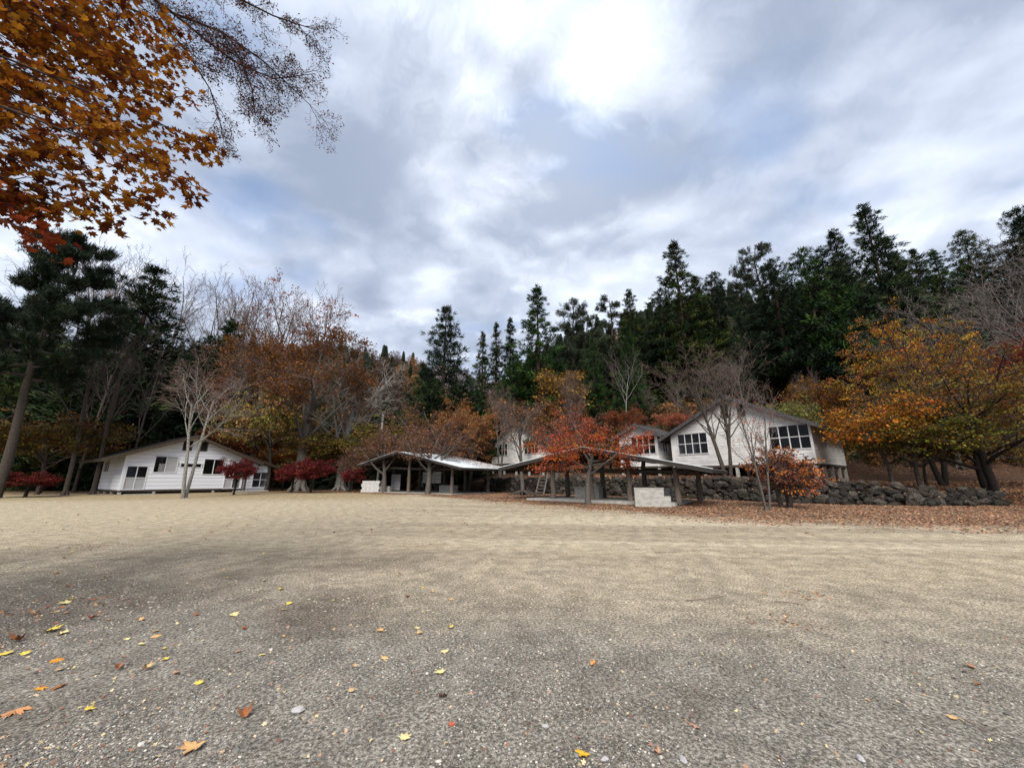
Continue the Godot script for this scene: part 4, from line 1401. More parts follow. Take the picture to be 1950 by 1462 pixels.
func near_twiggy_tree() -> void:
	rng.seed = 1300
	var r := thing("overhanging_zelkova", "dark fine-twigged branches with small withered leaves reaching over the sky beside the amber maple", "tree", Vector3(-12.5, 0, -2.5))
	var o := r.position
	var wood := Mb.new()
	var twig := Mb.new()
	tube(wood, PackedVector3Array([Vector3(0, -0.3, 0), Vector3(0.2, 3, 0), Vector3(0.7, 6, -0.5), Vector3(1.6, 8.6, -1.2)]), 0.36, 0.2, 12)
	var limbs := [
		[Vector3(-10.9, 8.6, -3.7), Vector3(-9.0, 10.6, -4.8), Vector3(-7.70, 11.2, -5.50), Vector3(-7.19, 11.10, -6.00), Vector3(-6.49, 11.19, -6.40), Vector3(-5.77, 10.90, -6.80), Vector3(-4.77, 10.08, -7.20)],
		[Vector3(-7.19, 11.10, -6.00), Vector3(-6.59, 10.66, -6.20), Vector3(-6.17, 10.55, -6.60), Vector3(-5.60, 10.62, -7.00), Vector3(-4.90, 11.30, -7.40)],
		[Vector3(-10.9, 8.6, -3.7), Vector3(-8.6, 11.5, -5.0), Vector3(-6.96, 12.77, -6.00), Vector3(-6.46, 12.32, -6.40), Vector3(-5.73, 12.30, -6.80), Vector3(-5.0, 12.60, -7.30)],
		[Vector3(-9.0, 10.6, -4.8), Vector3(-7.22, 10.57, -5.80), Vector3(-6.77, 10.15, -6.00), Vector3(-6.42, 9.55, -6.40), Vector3(-6.39, 9.02, -6.80)],
		[Vector3(-6.49, 11.19, -6.40), Vector3(-6.0, 10.5, -6.5), Vector3(-5.7, 9.8, -6.6), Vector3(-5.6, 9.2, -6.7)],
	]
	var S := spec({"levels": 2, "fine": 1, "segs": [4, 4, 3], "wob": [0.16, 0.2, 0.28], "up": [-0.02, -0.02, -0.03], "taper": [0.35, 0.4, 0.5], "sides": [4, 3, 3], "kids": [8, 6], "start": [0.2, 0.2], "ang": [0.7, 0.8], "flat": [0.9, 0.8], "ratio": [0.55, 0.5], "thin": [0.55, 0.6], "rmin": 0.0028, "mid": true})
	var sites := []
	for k in limbs.size():
		var pts := PackedVector3Array()
		for p in limbs[k]: pts.append(p - o)
		tube(wood, pts, 0.05 if k in [0, 2] else 0.028, 0.008, 7)
		var first := 2 if k in [0, 2] else 1
		for i in range(first, pts.size()):
			for m in 5:
				var f := rng.randf()
				var at := pts[i - 1].lerp(pts[i], f)
				var d := ((pts[i] - pts[i - 1]).normalized() + rv() * Vector3(0.85, 0.6, 0.85)).normalized()
				grow(wood, twig, sites, at, d, rng.randf_range(0.38, 0.85), 0.008, 0, S)
	put("trunk", wood, M.bark_dark, r)
	put("twigs", twig, M.twig_dark, r).set_meta("kind", "stuff")
	var t := [spray(4, 0.075, 0.05, 0.05, 0.45), spray(3, 0.07, 0.06, 0.055, 0.45), spray(5, 0.08, 0.05, 0.045, 0.45)]
	put("foliage", leafy(sites, t, 1.0, [Color(0.10, 0.035, 0.03), Color(0.14, 0.05, 0.03), Color(0.07, 0.03, 0.03)], 0.28), leaf_mat(Color.WHITE, 0.3), r).set_meta("kind", "stuff")

# ---------------------------------------------------------------- single leaves, stones and sticks
func make_fallen() -> void:
	rng.seed = 1500
	var tan := Color(0.60, 0.38, 0.17)
	var brown := Color(0.30, 0.12, 0.05)
	var orange := Color(0.62, 0.28, 0.04)
	var yellow := Color(0.68, 0.52, 0.10)
	var pale := Color(0.70, 0.62, 0.30)
	var red := Color(0.42, 0.12, 0.07)
	var flat := [maple_leaf(11, 0.12, 0.1), maple_leaf(12, 0.25, 0.15)]
	var curled := [maple_leaf(13, 0.7, 0.5), maple_leaf(14, -0.9, 0.35)]
	var rows := [
		[-1.83, 2.65, 0.135, tan, 0, "wide flat tan maple leaf with clear lobes at the bottom edge of the yard"], [-3.32, 3.01, 0.19, Color(0.48, 0.25, 0.12), 1, "large curled brown leaf standing on edge in the lower left corner"],
		[-1.74, 2.94, 0.10, brown, 1, "single dark brown curled leaf alone on grey gravel, right of the tan maple leaf"], [-3.89, 3.75, 0.12, orange, 1, "bright orange curled maple leaf on the left gravel"],
		[-3.49, 3.29, 0.11, orange, 1, "orange leaf touching a brown one near the left edge"], [-3.38, 3.32, 0.13, brown, 1, "brown curled leaf touching an orange one near the left edge"],
		[-3.22, 3.61, 0.17, Color(0.42, 0.20, 0.10), 2, "rolled-up cinnamon brown leaf like a small tube"], [-2.97, 3.58, 0.09, Color(0.62, 0.42, 0.2), 1, "small tan curled leaf just right of the rolled brown leaf"],
		[-3.51, 4.27, 0.11, tan, 1, "tan leaf with one lobe sticking up, behind the rolled brown leaf"], [-2.96, 3.75, 0.065, yellow, 0, "small yellow leaf right of the rolled brown leaf"],
		[-2.83, 3.01, 0.075, yellow, 0, "narrow yellow leaf above the wide tan maple leaf"], [-1.11, 3.80, 0.11, Color(0.66, 0.44, 0.2), 1, "cupped tan leaf alone in the middle foreground"],
		[-0.57, 3.52, 0.09, pale, 0, "pale lemon leaf in the middle foreground, right of the cupped tan leaf"], [-0.64, 2.72, 0.075, pale, 0, "pale lemon leaf close to the bottom edge, left of centre"],
		[0.40, 2.59, 0.085, Color(0.75, 0.42, 0.04), 0, "golden yellow maple leaf at the bottom edge right of centre"], [0.82, 2.59, 0.055, Color(0.5, 0.3, 0.2), 1, "small pinkish tan leaf at the bottom edge beside the golden maple leaf"],
		[0.67, 3.64, 0.075, Color(0.55, 0.27, 0.1), 1, "small rust leaf alone right of the centre foreground"], [-4.70, 4.39, 0.15, yellow, 0, "broad light yellow leaf in the overlapping pair on the left"],
		[-4.48, 4.33, 0.11, pale, 0, "greenish yellow leaf in the overlapping pair on the left"], [-5.55, 5.29, 0.13, pale, 0, "pale yellow maple leaf farther back at the left"],
		[-3.18, 4.88, 0.12, pale, 0, "flat pale yellow leaf alone on the gravel left of centre"], [-5.44, 4.88, 0.12, Color(0.55, 0.33, 0.18), 1, "tan curled leaf by the left edge, farther back"],
		[-4.73, 4.15, 0.13, brown, 1, "dark brown crumpled leaf left of the yellow pair"], [-4.65, 4.74, 0.09, red, 1, "small reddish brown leaf behind the yellow pair"],
		[-4.47, 3.85, 0.10, yellow, 0, "yellow leaf cut by the left edge of the photo"], [-0.38, 2.87, 0.05, red, 1, "tiny red leaf scrap in the middle foreground"],
		[-0.48, 3.17, 0.09, Color(0.09, 0.06, 0.045), 2, "blackened curled leaf below the pale lemon leaf"], [1.15, 2.84, 0.10, Color(0.36, 0.22, 0.16), 2, "thin rolled brown leaf at the bottom right of centre"],
		[2.84, 2.92, 0.055, tan, 0, "small peach coloured leaf at the lower right"], [-6.38, 6.06, 0.09, brown, 1, "brown leaf farther off at the left beyond the pale maple leaf"], [-3.24, 5.93, 0.10, yellow, 0, "distant yellow leaf lying left of centre"],
	]
	for e in rows:
		var shape = flat[rng.randi() % 2] if e[4] == 0 else curled[rng.randi() % 2]
		var o := put("fallen_leaf", shape, leaf_mat(e[3].linear_to_srgb(), 0.25))
		var b := Basis(Vector3.UP, rng.randf() * TAU) * Basis(Vector3.RIGHT, rng.randf_range(-0.25, 0.25))
		var sc: Vector3 = Vector3(1, 1, 1) * e[2]
		if e[4] == 2: sc = Vector3(0.38, 0.55, 1.15) * e[2]
		b = b.scaled_local(sc)
		o.transform = Transform3D(b, Vector3(e[0], yard(e[0], e[1]) + 0.012, -e[1]))
		tag(o, e[5], "leaf", "leaves fallen on the gravel")
	var mats := []
	for c in [tan, brown, yellow, pale, Color(0.36, 0.2, 0.12), Color(0.5, 0.36, 0.2)]: mats.append(leaf_mat(c.linear_to_srgb(), 0.25))
	for k in 100:
		var d := 3.2 * exp(rng.randf() * log(14.0 / 3.2))
		var x := rng.randf_range(-1.35, -0.1) * d if rng.randf() < 0.8 else rng.randf_range(-0.1, 1.3) * d
		var o := put("fallen_leaf", flat[k % 2] if k % 3 else curled[k % 2], mats[rng.randi() % 6])
		o.transform = Transform3D((Basis(Vector3.UP, rng.randf() * TAU) * Basis(Vector3.RIGHT, rng.randf_range(-0.3, 0.3))).scaled_local(Vector3.ONE * rng.randf_range(0.04, 0.085)), Vector3(x, yard(x, d) + 0.01, -d))
		tag(o, "small dry leaf among many scattered across the open gravel", "leaf", "small leaves scattered on the yard")
	var stones := [[0.94, 2.54, 0.05, "smooth pale grey pebble at the bottom edge right of the golden leaf"], [1.92, 2.55, 0.05, "rounded light pebble at the bottom right"], [-1.42, 3.00, 0.07, "flattish blue-grey stone right of the dark brown leaf"], [0.21, 2.84, 0.038, "pinkish pebble in the gravel right of centre"], [0.51, 2.55, 0.04, "small buff pebble between golden and pinkish leaves"]]
	for e in stones:
		var o := put("pebble", rock(int(e[0] * 10.0) + 70, 0.7), bump(mat(lin(0.36, 0.35, 0.35), 0.8), M.rocks[0].heightmap_texture, 0.1))
		o.transform = Transform3D(Basis(Vector3.UP, rng.randf() * TAU).scaled_local(Vector3(1.3, 0.9, 1.1) * e[2]), Vector3(e[0], yard(e[0], e[1]) + e[2] * 0.2, -e[1]))
		tag(o, e[3], "pebble", "larger pebbles on the gravel")
	for e in [[2.55, 5.5, 0.7, 0.3, "long thin bent stick on the sandy ground right of centre"], [3.45, 5.3, 0.3, -0.4, "short dark stick right of the long thin one"], [5.2, 8.4, 0.35, 0.1, "dark stick lying far right on the pale sand"], [3.3, 8.7, 0.6, 0.05, "thin twig on the wheel streaks right of centre"], [1.2, 2.98, 0.16, 0.8, "tiny dark twig in the gravel at the lower centre"]]:
		var st := Mb.new()
		var l: float = e[2]
		tube(st, PackedVector3Array([Vector3(-l / 2, 0.01, 0), Vector3(-l * 0.15, 0.02, l * 0.06), Vector3(l * 0.2, 0.014, l * 0.03), Vector3(l / 2, 0.006, -l * 0.06)]), 0.006, 0.002, 5)
		var o := put("stick", st, M.twig_brown)
		o.position = Vector3(e[0], yard(e[0], e[1]) + 0.004, -e[1])
		o.rotation.y = e[3]
		tag(o, e[4], "stick", "sticks on the ground")

# ---------------------------------------------------------------- the woods
const DARKGREEN := [Color(0.014, 0.026, 0.011), Color(0.021, 0.036, 0.014), Color(0.009, 0.018, 0.008), Color(0.036, 0.054, 0.019), Color(0.013, 0.022, 0.011), Color(0.008, 0.015, 0.008), Color(0.027, 0.041, 0.017)]
const PINEGREEN := [Color(0.028, 0.040, 0.022), Color(0.038, 0.050, 0.025), Color(0.020, 0.030, 0.016), Color(0.043, 0.050, 0.027)]
const GOLD := [Color(0.30, 0.145, 0.018), Color(0.34, 0.175, 0.02), Color(0.27, 0.105, 0.015), Color(0.25, 0.14, 0.02)]
const OLIVE := [Color(0.19, 0.135, 0.02), Color(0.23, 0.165, 0.022), Color(0.15, 0.12, 0.02), Color(0.26, 0.16, 0.02)]
const YELLOW := [Color(0.32, 0.225, 0.03), Color(0.26, 0.19, 0.027), Color(0.36, 0.25, 0.04), Color(0.21, 0.17, 0.027)]
const ORANGE := [Color(0.42, 0.135, 0.018), Color(0.47, 0.18, 0.025), Color(0.36, 0.095, 0.018)]
const SCARLET := [Color(0.42, 0.07, 0.025), Color(0.48, 0.10, 0.03), Color(0.34, 0.055, 0.025), Color(0.36, 0.10, 0.05)]
const CRIMSON := [Color(0.115, 0.015, 0.018), Color(0.15, 0.020, 0.021), Color(0.085, 0.011, 0.014), Color(0.17, 0.035, 0.022)]
const RUSSET := [Color(0.24, 0.095, 0.03), Color(0.29, 0.12, 0.035), Color(0.19, 0.07, 0.025), Color(0.26, 0.13, 0.05)]
const BROWN := [Color(0.20, 0.10, 0.045), Color(0.25, 0.13, 0.06), Color(0.16, 0.075, 0.035), Color(0.28, 0.13, 0.05)]
const MAUVE := [Color(0.20, 0.10, 0.075), Color(0.24, 0.115, 0.075), Color(0.17, 0.085, 0.07), Color(0.28, 0.11, 0.06)]

func near_trees() -> void:
	# the bare two-stemmed tree before the left cabin
	var S := spec({"stem": 0.62, "girth": 0.0105, "kids": [7, 7, 6, 4], "start": [0.5, 0.25, 0.2, 0.15], "ang": [0.75, 0.7, 0.7, 0.8], "flat": [1.0, 0.75, 0.6, 0.5], "ratio": [0.66, 0.55, 0.5, 0.45], "up": [0.05, 0.05, 0.02, 0.0, 0.0], "rmin": 0.008})
	var birch := bare_tree("bare_tree", 11, 12.0, S, M.bark_pale, M.twig_brown, 0.0, [], 2)
	plant(birch, "pale lichened bare tree with two stems standing before the left cabin", "tree", "", -23.5, 28.6, 11.6, 0.95, 2.2)
	# red maple between the yard and the right shelter
	var m1 := maple("red_maple", 21, 6.8, {"kids": [9, 10, 8], "stem": 0.40, "leaves": 13, "leafsize": 0.085, "ang": [1.2, 0.8, 0.8], "ratio": [1.5, 0.5, 0.46], "keep": 0.95, "split": 0.6}, SCARLET + MAUVE + MAUVE, ORANGE + SCARLET + SCARLET, M.bark_grey)
	plant(m1, "wide red and orange layered maple standing before the right shelter", "maple tree", "", 4.25, 22.5, 6.6, 0.86, 2.2)
	# slim pale stems with the low orange-red shrub maple behind them
	var S2 := spec({"stem": 0.66, "girth": 0.011, "levels": 3, "fine": 2, "kids": [6, 6, 4], "start": [0.35, 0.25, 0.2], "ang": [0.6, 0.6, 0.7], "ratio": [0.55, 0.5, 0.5], "rmin": 0.007, "sides": [8, 5, 3, 3], "leaf": 0.9})
	var slim := bare_tree("slim_bare_tree", 31, 6.0, S2, M.bark_grey, M.twig_grey, 0.05, SCARLET, 3)
	plant(slim, "slim pale-barked bare tree with several stems at the edge of the leaf carpet", "tree", "", 12.0, 18.9, 6.6, 0.75, 0.0)
	var m2 := maple("low_maple", 33, 3.6, {"kids": [7, 9, 7], "stem": 0.28, "leaves": 11, "leafsize": 0.085, "multi": 3, "reach": 0.26, "start": [0.25, 0.2, 0.2], "ratio": [1.2, 0.5, 0.45], "keep": 0.2}, MAUVE + ORANGE + [Color(0.42, 0.12, 0.05)], ORANGE + [Color(0.55, 0.24, 0.06)], M.bark)
	plant(m2, "low orange and red maple in front of the stone wall, below the right eight-pane window", "maple tree", "", 13.9, 20.4, 3.9, 0.72, 1.0)
	# bare forked tree standing on top of the wall before the stilted cabin
	var S3 := spec({"stem": 0.6, "girth": 0.0095, "kids": [6, 5, 4, 3], "start": [0.25, 0.25, 0.2, 0.15], "ang": [0.55, 0.55, 0.65, 0.8], "rmin": 0.007, "flat": [1.0, 0.9, 0.8, 0.8]})
	var fork := bare_tree("bare_tree", 41, 10.0, S3, M.bark, M.twig_brown, 0.0, [], 4)
	plant(fork, "dark forked bare tree rising from the wall top in front of the big stilted cabin", "tree", "", 14.75, 26.9, 12.2, 1.05, 0.7)
	# the tree with exposed roots at the wooden ladder
	var S4 := spec({"stem": 0.68, "girth": 0.018, "kids": [7, 7, 6, 4], "start": [0.42, 0.25, 0.2, 0.15], "ang": [0.7, 0.7, 0.7, 0.8], "flat": [1.0, 0.8, 0.6, 0.5], "rmin": 0.009, "leaf": 1.0})
	var roots := bare_tree("bare_tree", 51, 7.5, S4, M.bark_grey, M.twig_brown, 0.10, BROWN)
	plant(roots, "grey-trunked maple with a few brown leaves left, growing from a root mound beside the ladder", "maple tree", "", 0.9, 33.6, 8.6, 1.0, 0.4)
	var mound := Mb.new()
	for k in 9:
		var an := PI + k * 0.42 - 0.2
		var out := Vector3(cos(an), 0, -sin(an))
		tube(mound, PackedVector3Array([Vector3(0, 0.32, 0) + out * 0.15, out * rng.randf_range(0.6, 0.9) + Vector3(0, 0.16, 0), out * rng.randf_range(1.3, 2.1) + Vector3(0, -0.08, 0)]), 0.12, 0.03, 6)
	var mo := put("exposed_roots", mound, M.bark)
	mo.position = Vector3(0.9, yard(0.9, 33.6), -33.6)
	tag(mo, "spreading exposed roots at the foot of the maple by the ladder", "roots")
	# pinkish half-bare maples above the left shelter, and the dense brown one
	var pink := maple("half_bare_maple", 61, 7.0, {"kids": [8, 9, 8], "stem": 0.36, "leaves": 6, "leafsize": 0.075, "keep": 0.75, "reach": 0.36}, MAUVE + BROWN, [], M.bark_grey)
	plant(pink, "half-bare mauve maple with a pale trunk right before the left shelter's metal roof", "maple tree", "half-bare maples round the left shelter", -7.5, 35.3, 7.2, 1.0, 0.3)
	plant(pink, "half-bare brownish maple at the left end of the left shelter beside the block stand", "maple tree", "half-bare maples round the left shelter", -12.7, 39.4, 7.6, 0.85, 2.3)
	plant(pink, "mauve maple crown rising behind the roof of the left shelter", "maple tree", "half-bare maples round the left shelter", -8.3, 44.5, 10.2, 1.2, 4.1)
	plant(pink, "half-bare mauve maple on the wall top, screening the rear cabin left of the red maple", "maple tree", "", 4.4, 39.0, 8.4, 0.95, 0.9)
	plant(pink, "small pinkish maple left of the left shelter, beside the path", "maple tree", "half-bare maples round the left shelter", -17.2, 42.0, 5.0, 1.0, 5.2)
	var oak := maple("brown_oak", 71, 9.5, {"kids": [9, 10, 8], "stem": 0.42, "leaves": 13, "leafsize": 0.12, "flat": [1.0, 0.8, 0.6, 0.6], "ang": [0.85, 0.8, 0.8], "reach": 0.38}, BROWN + RUSSET, [], M.bark)
	plant(oak, "tall brown-leaved tree between the two shelters, hiding the rear cabin", "tree", "", -4.6, 42.5, 11.0, 0.72, 1.1)
	plant(oak, "grey-brown leafy crown behind the root mound tree", "tree", "", 2.6, 56.0, 14.0, 0.8, 3.0, leaf_mat(Color(0.75, 0.82, 0.9), 0.4))
	# crimson maples
	var cr := maple("crimson_maple", 81, 3.2, {"kids": [7, 8, 7], "stem": 0.38, "leaves": 12, "leafsize": 0.075, "reach": 0.22, "ratio": [1.15, 0.5, 0.45]}, CRIMSON, [], M.bark_dark)
	plant(cr, "small crimson maple leaning across the annexe of the left cabin", "maple tree", "", -23.2, 33.2, 3.5, 0.72, 0.4)
	plant(cr, "left one of two crimson maples between the left cabin and the path", "maple tree", "crimson maples by the path", -21.4, 38.6, 3.2, 1.0, 1.4)
	plant(cr, "right, taller one of two crimson maples between the left cabin and the path", "maple tree", "crimson maples by the path", -19.3, 38.2, 3.7, 0.95, 3.3)
	plant(cr, "small crimson maple right of the path, next to the left shelter's block stand", "maple tree", "", -16.4, 40.4, 2.9, 0.7, 5.0)
	plant(cr, "small red maple at the foot of the big pine at the left edge", "maple tree", "", -36.0, 29.5, 2.2, 1.5, 2.0, leaf_mat(Color(0.95, 0.9, 0.8), 0.4))
	# the big golden maple and its neighbours on the right bank
	var gold := maple("golden_maple", 91, 12.0, {"levels": 3, "kids": [10, 10, 8], "stem": 0.42, "girth": 0.019, "leaves": 16, "leafsize": 0.125, "reach": 0.40, "split": 0.55, "multi": 2, "start": [0.3, 0.25, 0.2], "ang": [0.95, 0.8, 0.8], "ratio": [1.15, 0.5, 0.46], "up": [0.03, 0.06, 0.0, -0.01], "keep": 0.40}, GOLD + GOLD + RUSSET + ORANGE + YELLOW, OLIVE + GOLD + YELLOW, M.bark_dark)
	plant(gold, "tall golden orange maple standing highest on the right bank", "maple tree", "", 31.6, 29.0, 15.7, 0.50, 0.5)
	plant(gold, "wide olive and gold maple with a dark double trunk on the right bank", "maple tree", "", 28.0, 23.2, 9.4, 1.02, 2.0, leaf_mat(Color(0.78, 0.84, 1.0), 0.6))
	plant(gold, "golden maple crown cut by the right edge behind the tall golden orange maple", "maple tree", "", 37.5, 26.5, 10.5, 1.0, 2.6)
	var or1 := maple("orange_maple", 95, 6.0, {"kids": [8, 9, 8], "stem": 0.36, "girth": 0.014, "leaves": 13, "leafsize": 0.095, "reach": 0.34, "keep": 0.6, "flat": [1.0, 0.45, 0.25, 0.2]}, ORANGE + GOLD, [], M.bark)
	plant(or1, "bright orange layered maple beside the right end wall of the big cabin", "maple tree", "", 23.6, 24.6, 7.0, 0.85, 0.2)
	plant(or1, "yellow-green layered maple above the middle of the stone wall's right end", "maple tree", "", 24.9, 24.2, 5.9, 1.1, 1.9, leaf_mat(Color(0.72, 0.99, 1.2), 0.6))
	plant(or1, "slim olive maple between the yellow-green maple and the wide olive one", "maple tree", "", 26.6, 25.4, 5.2, 0.9, 3.5, leaf_mat(Color(0.55, 0.76, 1), 0.6))
	plant(or1, "amber maple behind the big cabin's roof, left of the tall golden orange maple", "maple tree", "", 31.8, 38.5, 12.3, 0.6, 4.0, leaf_mat(Color(0.72, 0.74, 0.9), 0.6))
	plant(or1, "pale yellow-green young maple peeping over the big cabin's right roof slope", "maple tree", "", 26.8, 37.0, 9.8, 0.55, 2.9, leaf_mat(Color(0.75, 1.1, 1.6), 0.6))
	plant(or1, "rust red maple behind the tall golden orange maple, below the arching bare tree", "maple tree", "", 47.0, 38.0, 15.0, 0.8, 5.0, leaf_mat(Color(0.8, 0.6, 1.1), 0.6))
	plant(or1, "red maple at the right edge high on the bank", "maple tree", "", 56.0, 41.0, 18.0, 0.75, 0.9, leaf_mat(Color(0.85, 0.62, 1), 0.6))
	# yellow maples between the cabins
	plant(or1, "tall yellow layered maple left of the big russet zelkova", "maple tree", "", -27.2, 44.0, 11.6, 0.75, 0.8, leaf_mat(Color(0.85, 1.1, 1.6), 0.6))
	plant(or1, "rounded yellow-orange maple just above the annexe roof of the left cabin", "maple tree", "", -28.0, 48.5, 6.4, 1.0, 2.8, leaf_mat(Color(0.95, 0.95, 1.1), 0.6))
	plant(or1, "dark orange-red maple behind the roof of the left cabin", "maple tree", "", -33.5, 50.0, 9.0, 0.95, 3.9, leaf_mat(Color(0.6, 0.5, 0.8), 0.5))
	plant(or1, "yellow-green maple right of the zelkova trunks", "maple tree", "", -18.4, 45.5, 7.4, 1.1, 5.5, leaf_mat(Color(0.62, 0.78, 1.0), 0.6))
	plant(or1, "broad yellow-green maple beside the utility pole", "maple tree", "", -14.4, 48.0, 9.4, 1.0, 1.2, leaf_mat(Color(0.66, 0.87, 1.1), 0.6))
	plant(or1, "dull yellow maple behind the zelkova trunk, lower than the tall yellow one", "maple tree", "", -23.6, 47.0, 7.6, 1.0, 4.5, leaf_mat(Color(0.7, 0.91, 1.2), 0.6))
	plant(or1, "small amber maple above the rear cabin's roof", "maple tree", "", 5.2, 50.0, 11.8, 0.6, 0.3, leaf_mat(Color(0.7, 0.72, 1), 0.6))
	plant(or1, "scarlet maple behind the narrow cabin wing", "maple tree", "", 13.5, 46.5, 10.6, 0.7, 2.2, leaf_mat(Color(0.75, 0.66, 1.1), 0.6))
	plant(or1, "rust orange maple left of the big cabin's roof slope", "maple tree", "", 18.2, 43.0, 9.3, 0.9, 3.1, leaf_mat(Color(0.95, 0.85, 1.6), 0.6))
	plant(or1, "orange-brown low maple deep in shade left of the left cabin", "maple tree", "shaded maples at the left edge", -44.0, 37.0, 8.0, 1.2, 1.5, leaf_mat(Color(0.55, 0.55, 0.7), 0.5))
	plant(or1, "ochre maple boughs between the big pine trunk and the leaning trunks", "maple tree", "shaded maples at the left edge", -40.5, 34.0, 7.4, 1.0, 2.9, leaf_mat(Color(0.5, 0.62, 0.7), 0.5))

func woods() -> void:
	var ced := [cedar("cedar", 101, 20.0, 5.2, 0.10, DARKGREEN, 0.33, 0.74), cedar("cedar", 102, 20.0, 4.8, 0.06, DARKGREEN, 0.40, 0.80), cedar("cedar", 103, 20.0, 4.8, 0.30, DARKGREEN, 0.33, 0.5), cedar("cedar", 104, 20.0, 3.9, 0.05, DARKGREEN, 0.40, 0.85)]
	var pin := [pine("pine", 111, 18.0, 4.6, 0.2, PINEGREEN, 1.0, 38), pine("pine", 112, 18.0, 4.8, 0.28, PINEGREEN, 1.0, 32)]
	# left edge
	var big := pine("big_pine", 121, 21.0, 5.4, 0.40, [Color(0.014, 0.023, 0.012), Color(0.020, 0.031, 0.015), Color(0.010, 0.017, 0.009)], 1.6, 42)
	plant(big, "big dark pine with a tall bare trunk at the left edge of the yard", "pine tree", "", -36.6, 28.3, 22.6, 0.82, 0.9)
	var gb := {"stem": 0.6, "girth": 0.013, "kids": [8, 7, 5, 4], "rmin": 0.009, "ang": [0.6, 0.6, 0.65, 0.75]}
	var sl := bare_tree("bare_tree", 135, 16.0, spec({"stem": 0.72, "girth": 0.013, "kids": [8, 6, 5, 3], "start": [0.35, 0.25, 0.2, 0.15], "ang": [0.7, 0.65, 0.65, 0.75], "ratio": [0.42, 0.5, 0.5, 0.45], "rmin": 0.011}), M.bark, M.twig_dark)
	var b1 := bare_tree("bare_tree", 131, 15.0, spec(gb), M.bark_grey, M.twig_grey)
	var b2 := bare_tree("bare_tree", 132, 15.0, spec({"stem": 0.55, "girth": 0.014, "kids": [9, 7, 5, 4], "start": [0.22, 0.2, 0.2, 0.15], "rmin": 0.009, "ang": [0.75, 0.65, 0.65, 0.75]}), M.bark, M.twig_grey)
	var b3 := bare_tree("bare_tree", 133, 15.0, spec({"stem": 0.5, "girth": 0.010, "kids": [7, 6, 5, 4], "start": [0.45, 0.3, 0.2, 0.15], "rmin": 0.009, "ang": [0.5, 0.5, 0.6, 0.7]}), M.bark_grey, M.twig_brown, 0.0, [], 3)
	var um := bare_tree("umbrella_tree", 134, 18.0, spec({"stem": 0.55, "girth": 0.011, "kids": [8, 7, 6, 4], "start": [0.5, 0.4, 0.3, 0.2], "rmin": 0.010, "ang": [0.6, 0.6, 0.6, 0.7], "up": [0.05, 0.1, 0.1, 0.05, 0.02], "leaf": 1.8}), M.bark_grey, M.twig_brown, 0.035, [Color(0.36, 0.13, 0.08), Color(0.32, 0.10, 0.07), Color(0.40, 0.17, 0.09)])
	plant(sl, "leaning bare grey trunk just right of the big pine", "tree", "", -37.0, 33.0, 17.0, 0.7, 0.3)
	plant(sl, "dark vine-hung bare tree left of the left cabin", "tree", "", -36.3, 34.5, 17.5, 0.7, 1.9)
	plant(sl, "slim bare tree close to the side wall of the left cabin", "tree", "", -37.5, 38.5, 15.0, 0.6, 3.4)
	plant(sl, "thin bare stems between the big pine and the leaning trunk", "tree", "", -44.0, 40.0, 16.0, 0.7, 4.0)
	plant(ced[0], "broad dark cedar with a pointed top right behind the left cabin", "cedar tree", "", -49.6, 48.0, 30.6, 1.6, 0.5)
	var row := [[-56.5, 50.0, 23.5, 1, "dark cedar at the left shoulder of the pointed cedar behind the left cabin"], [-43.5, 52.0, 22.0, 2, "dark cedar at the right shoulder of the pointed cedar behind the left cabin"], [-66.0, 52.0, 26.0, 0, "dark cedar in shade behind the big pine's crown"], [-74.0, 55.0, 30.0, 1, "cedar at the far left edge behind the big pine"], [-48.0, 45.0, 14.0, 3, "low dark cedar directly above the left cabin's roof ridge"], [-42.5, 46.5, 12.5, 3, "low dark cedar above the right half of the left cabin's roof"], [-53.0, 45.0, 15.0, 3, "low dark cedar above the left end of the left cabin's roof"], [-47.0, 60.0, 28.0, 1, "thin cedar tip showing among bare trees right of the pointed cedar"], [-38.5, 57.0, 19.0, 2, "shaded cedar behind the bare two-stemmed tree"]]
	for e in row: plant(ced[e[3]], e[4], "cedar tree", "dark cedars behind the left cabin", e[0], e[1], e[2], 1.25, e[0], M.needle_tones[int(absf(e[0]) * 7.3) % 5])
	for e in [[-82.0, 66.0, 47.0, b1, "tall grey bare tree on the skyline just right of the big pine's crown"], [-75.0, 66.0, 46.5, b3, "second tall bare tree on the skyline right of the big pine"], [-68.0, 67.0, 45.5, b2, "bare tree on the skyline directly left of the pointed cedar"], [-61.0, 66.0, 43.5, b1, "wide bare tree on the skyline directly right of the pointed cedar"], [-56.0, 68.0, 42.5, b2, "full bare crown on the skyline above the two-stemmed tree"], [-50.0, 70.0, 42.0, b3, "thin bare tree between the full crown and the red-tinted crowns"]]:
		plant(e[3], e[4], "tree", "bare trees on the left skyline", e[0], e[1], e[2], 0.8, e[0] * 1.7)
	for e in [[-50.5, 78.0, 45.2, "left of two umbrella crowns tinted red on the skyline"], [-40.5, 78.0, 42.8, "right of two umbrella crowns tinted red on the skyline"]]:
		plant(um, e[3], "tree", "red-tinted umbrella trees on the skyline", e[0], e[1], e[2], 0.85, e[0])
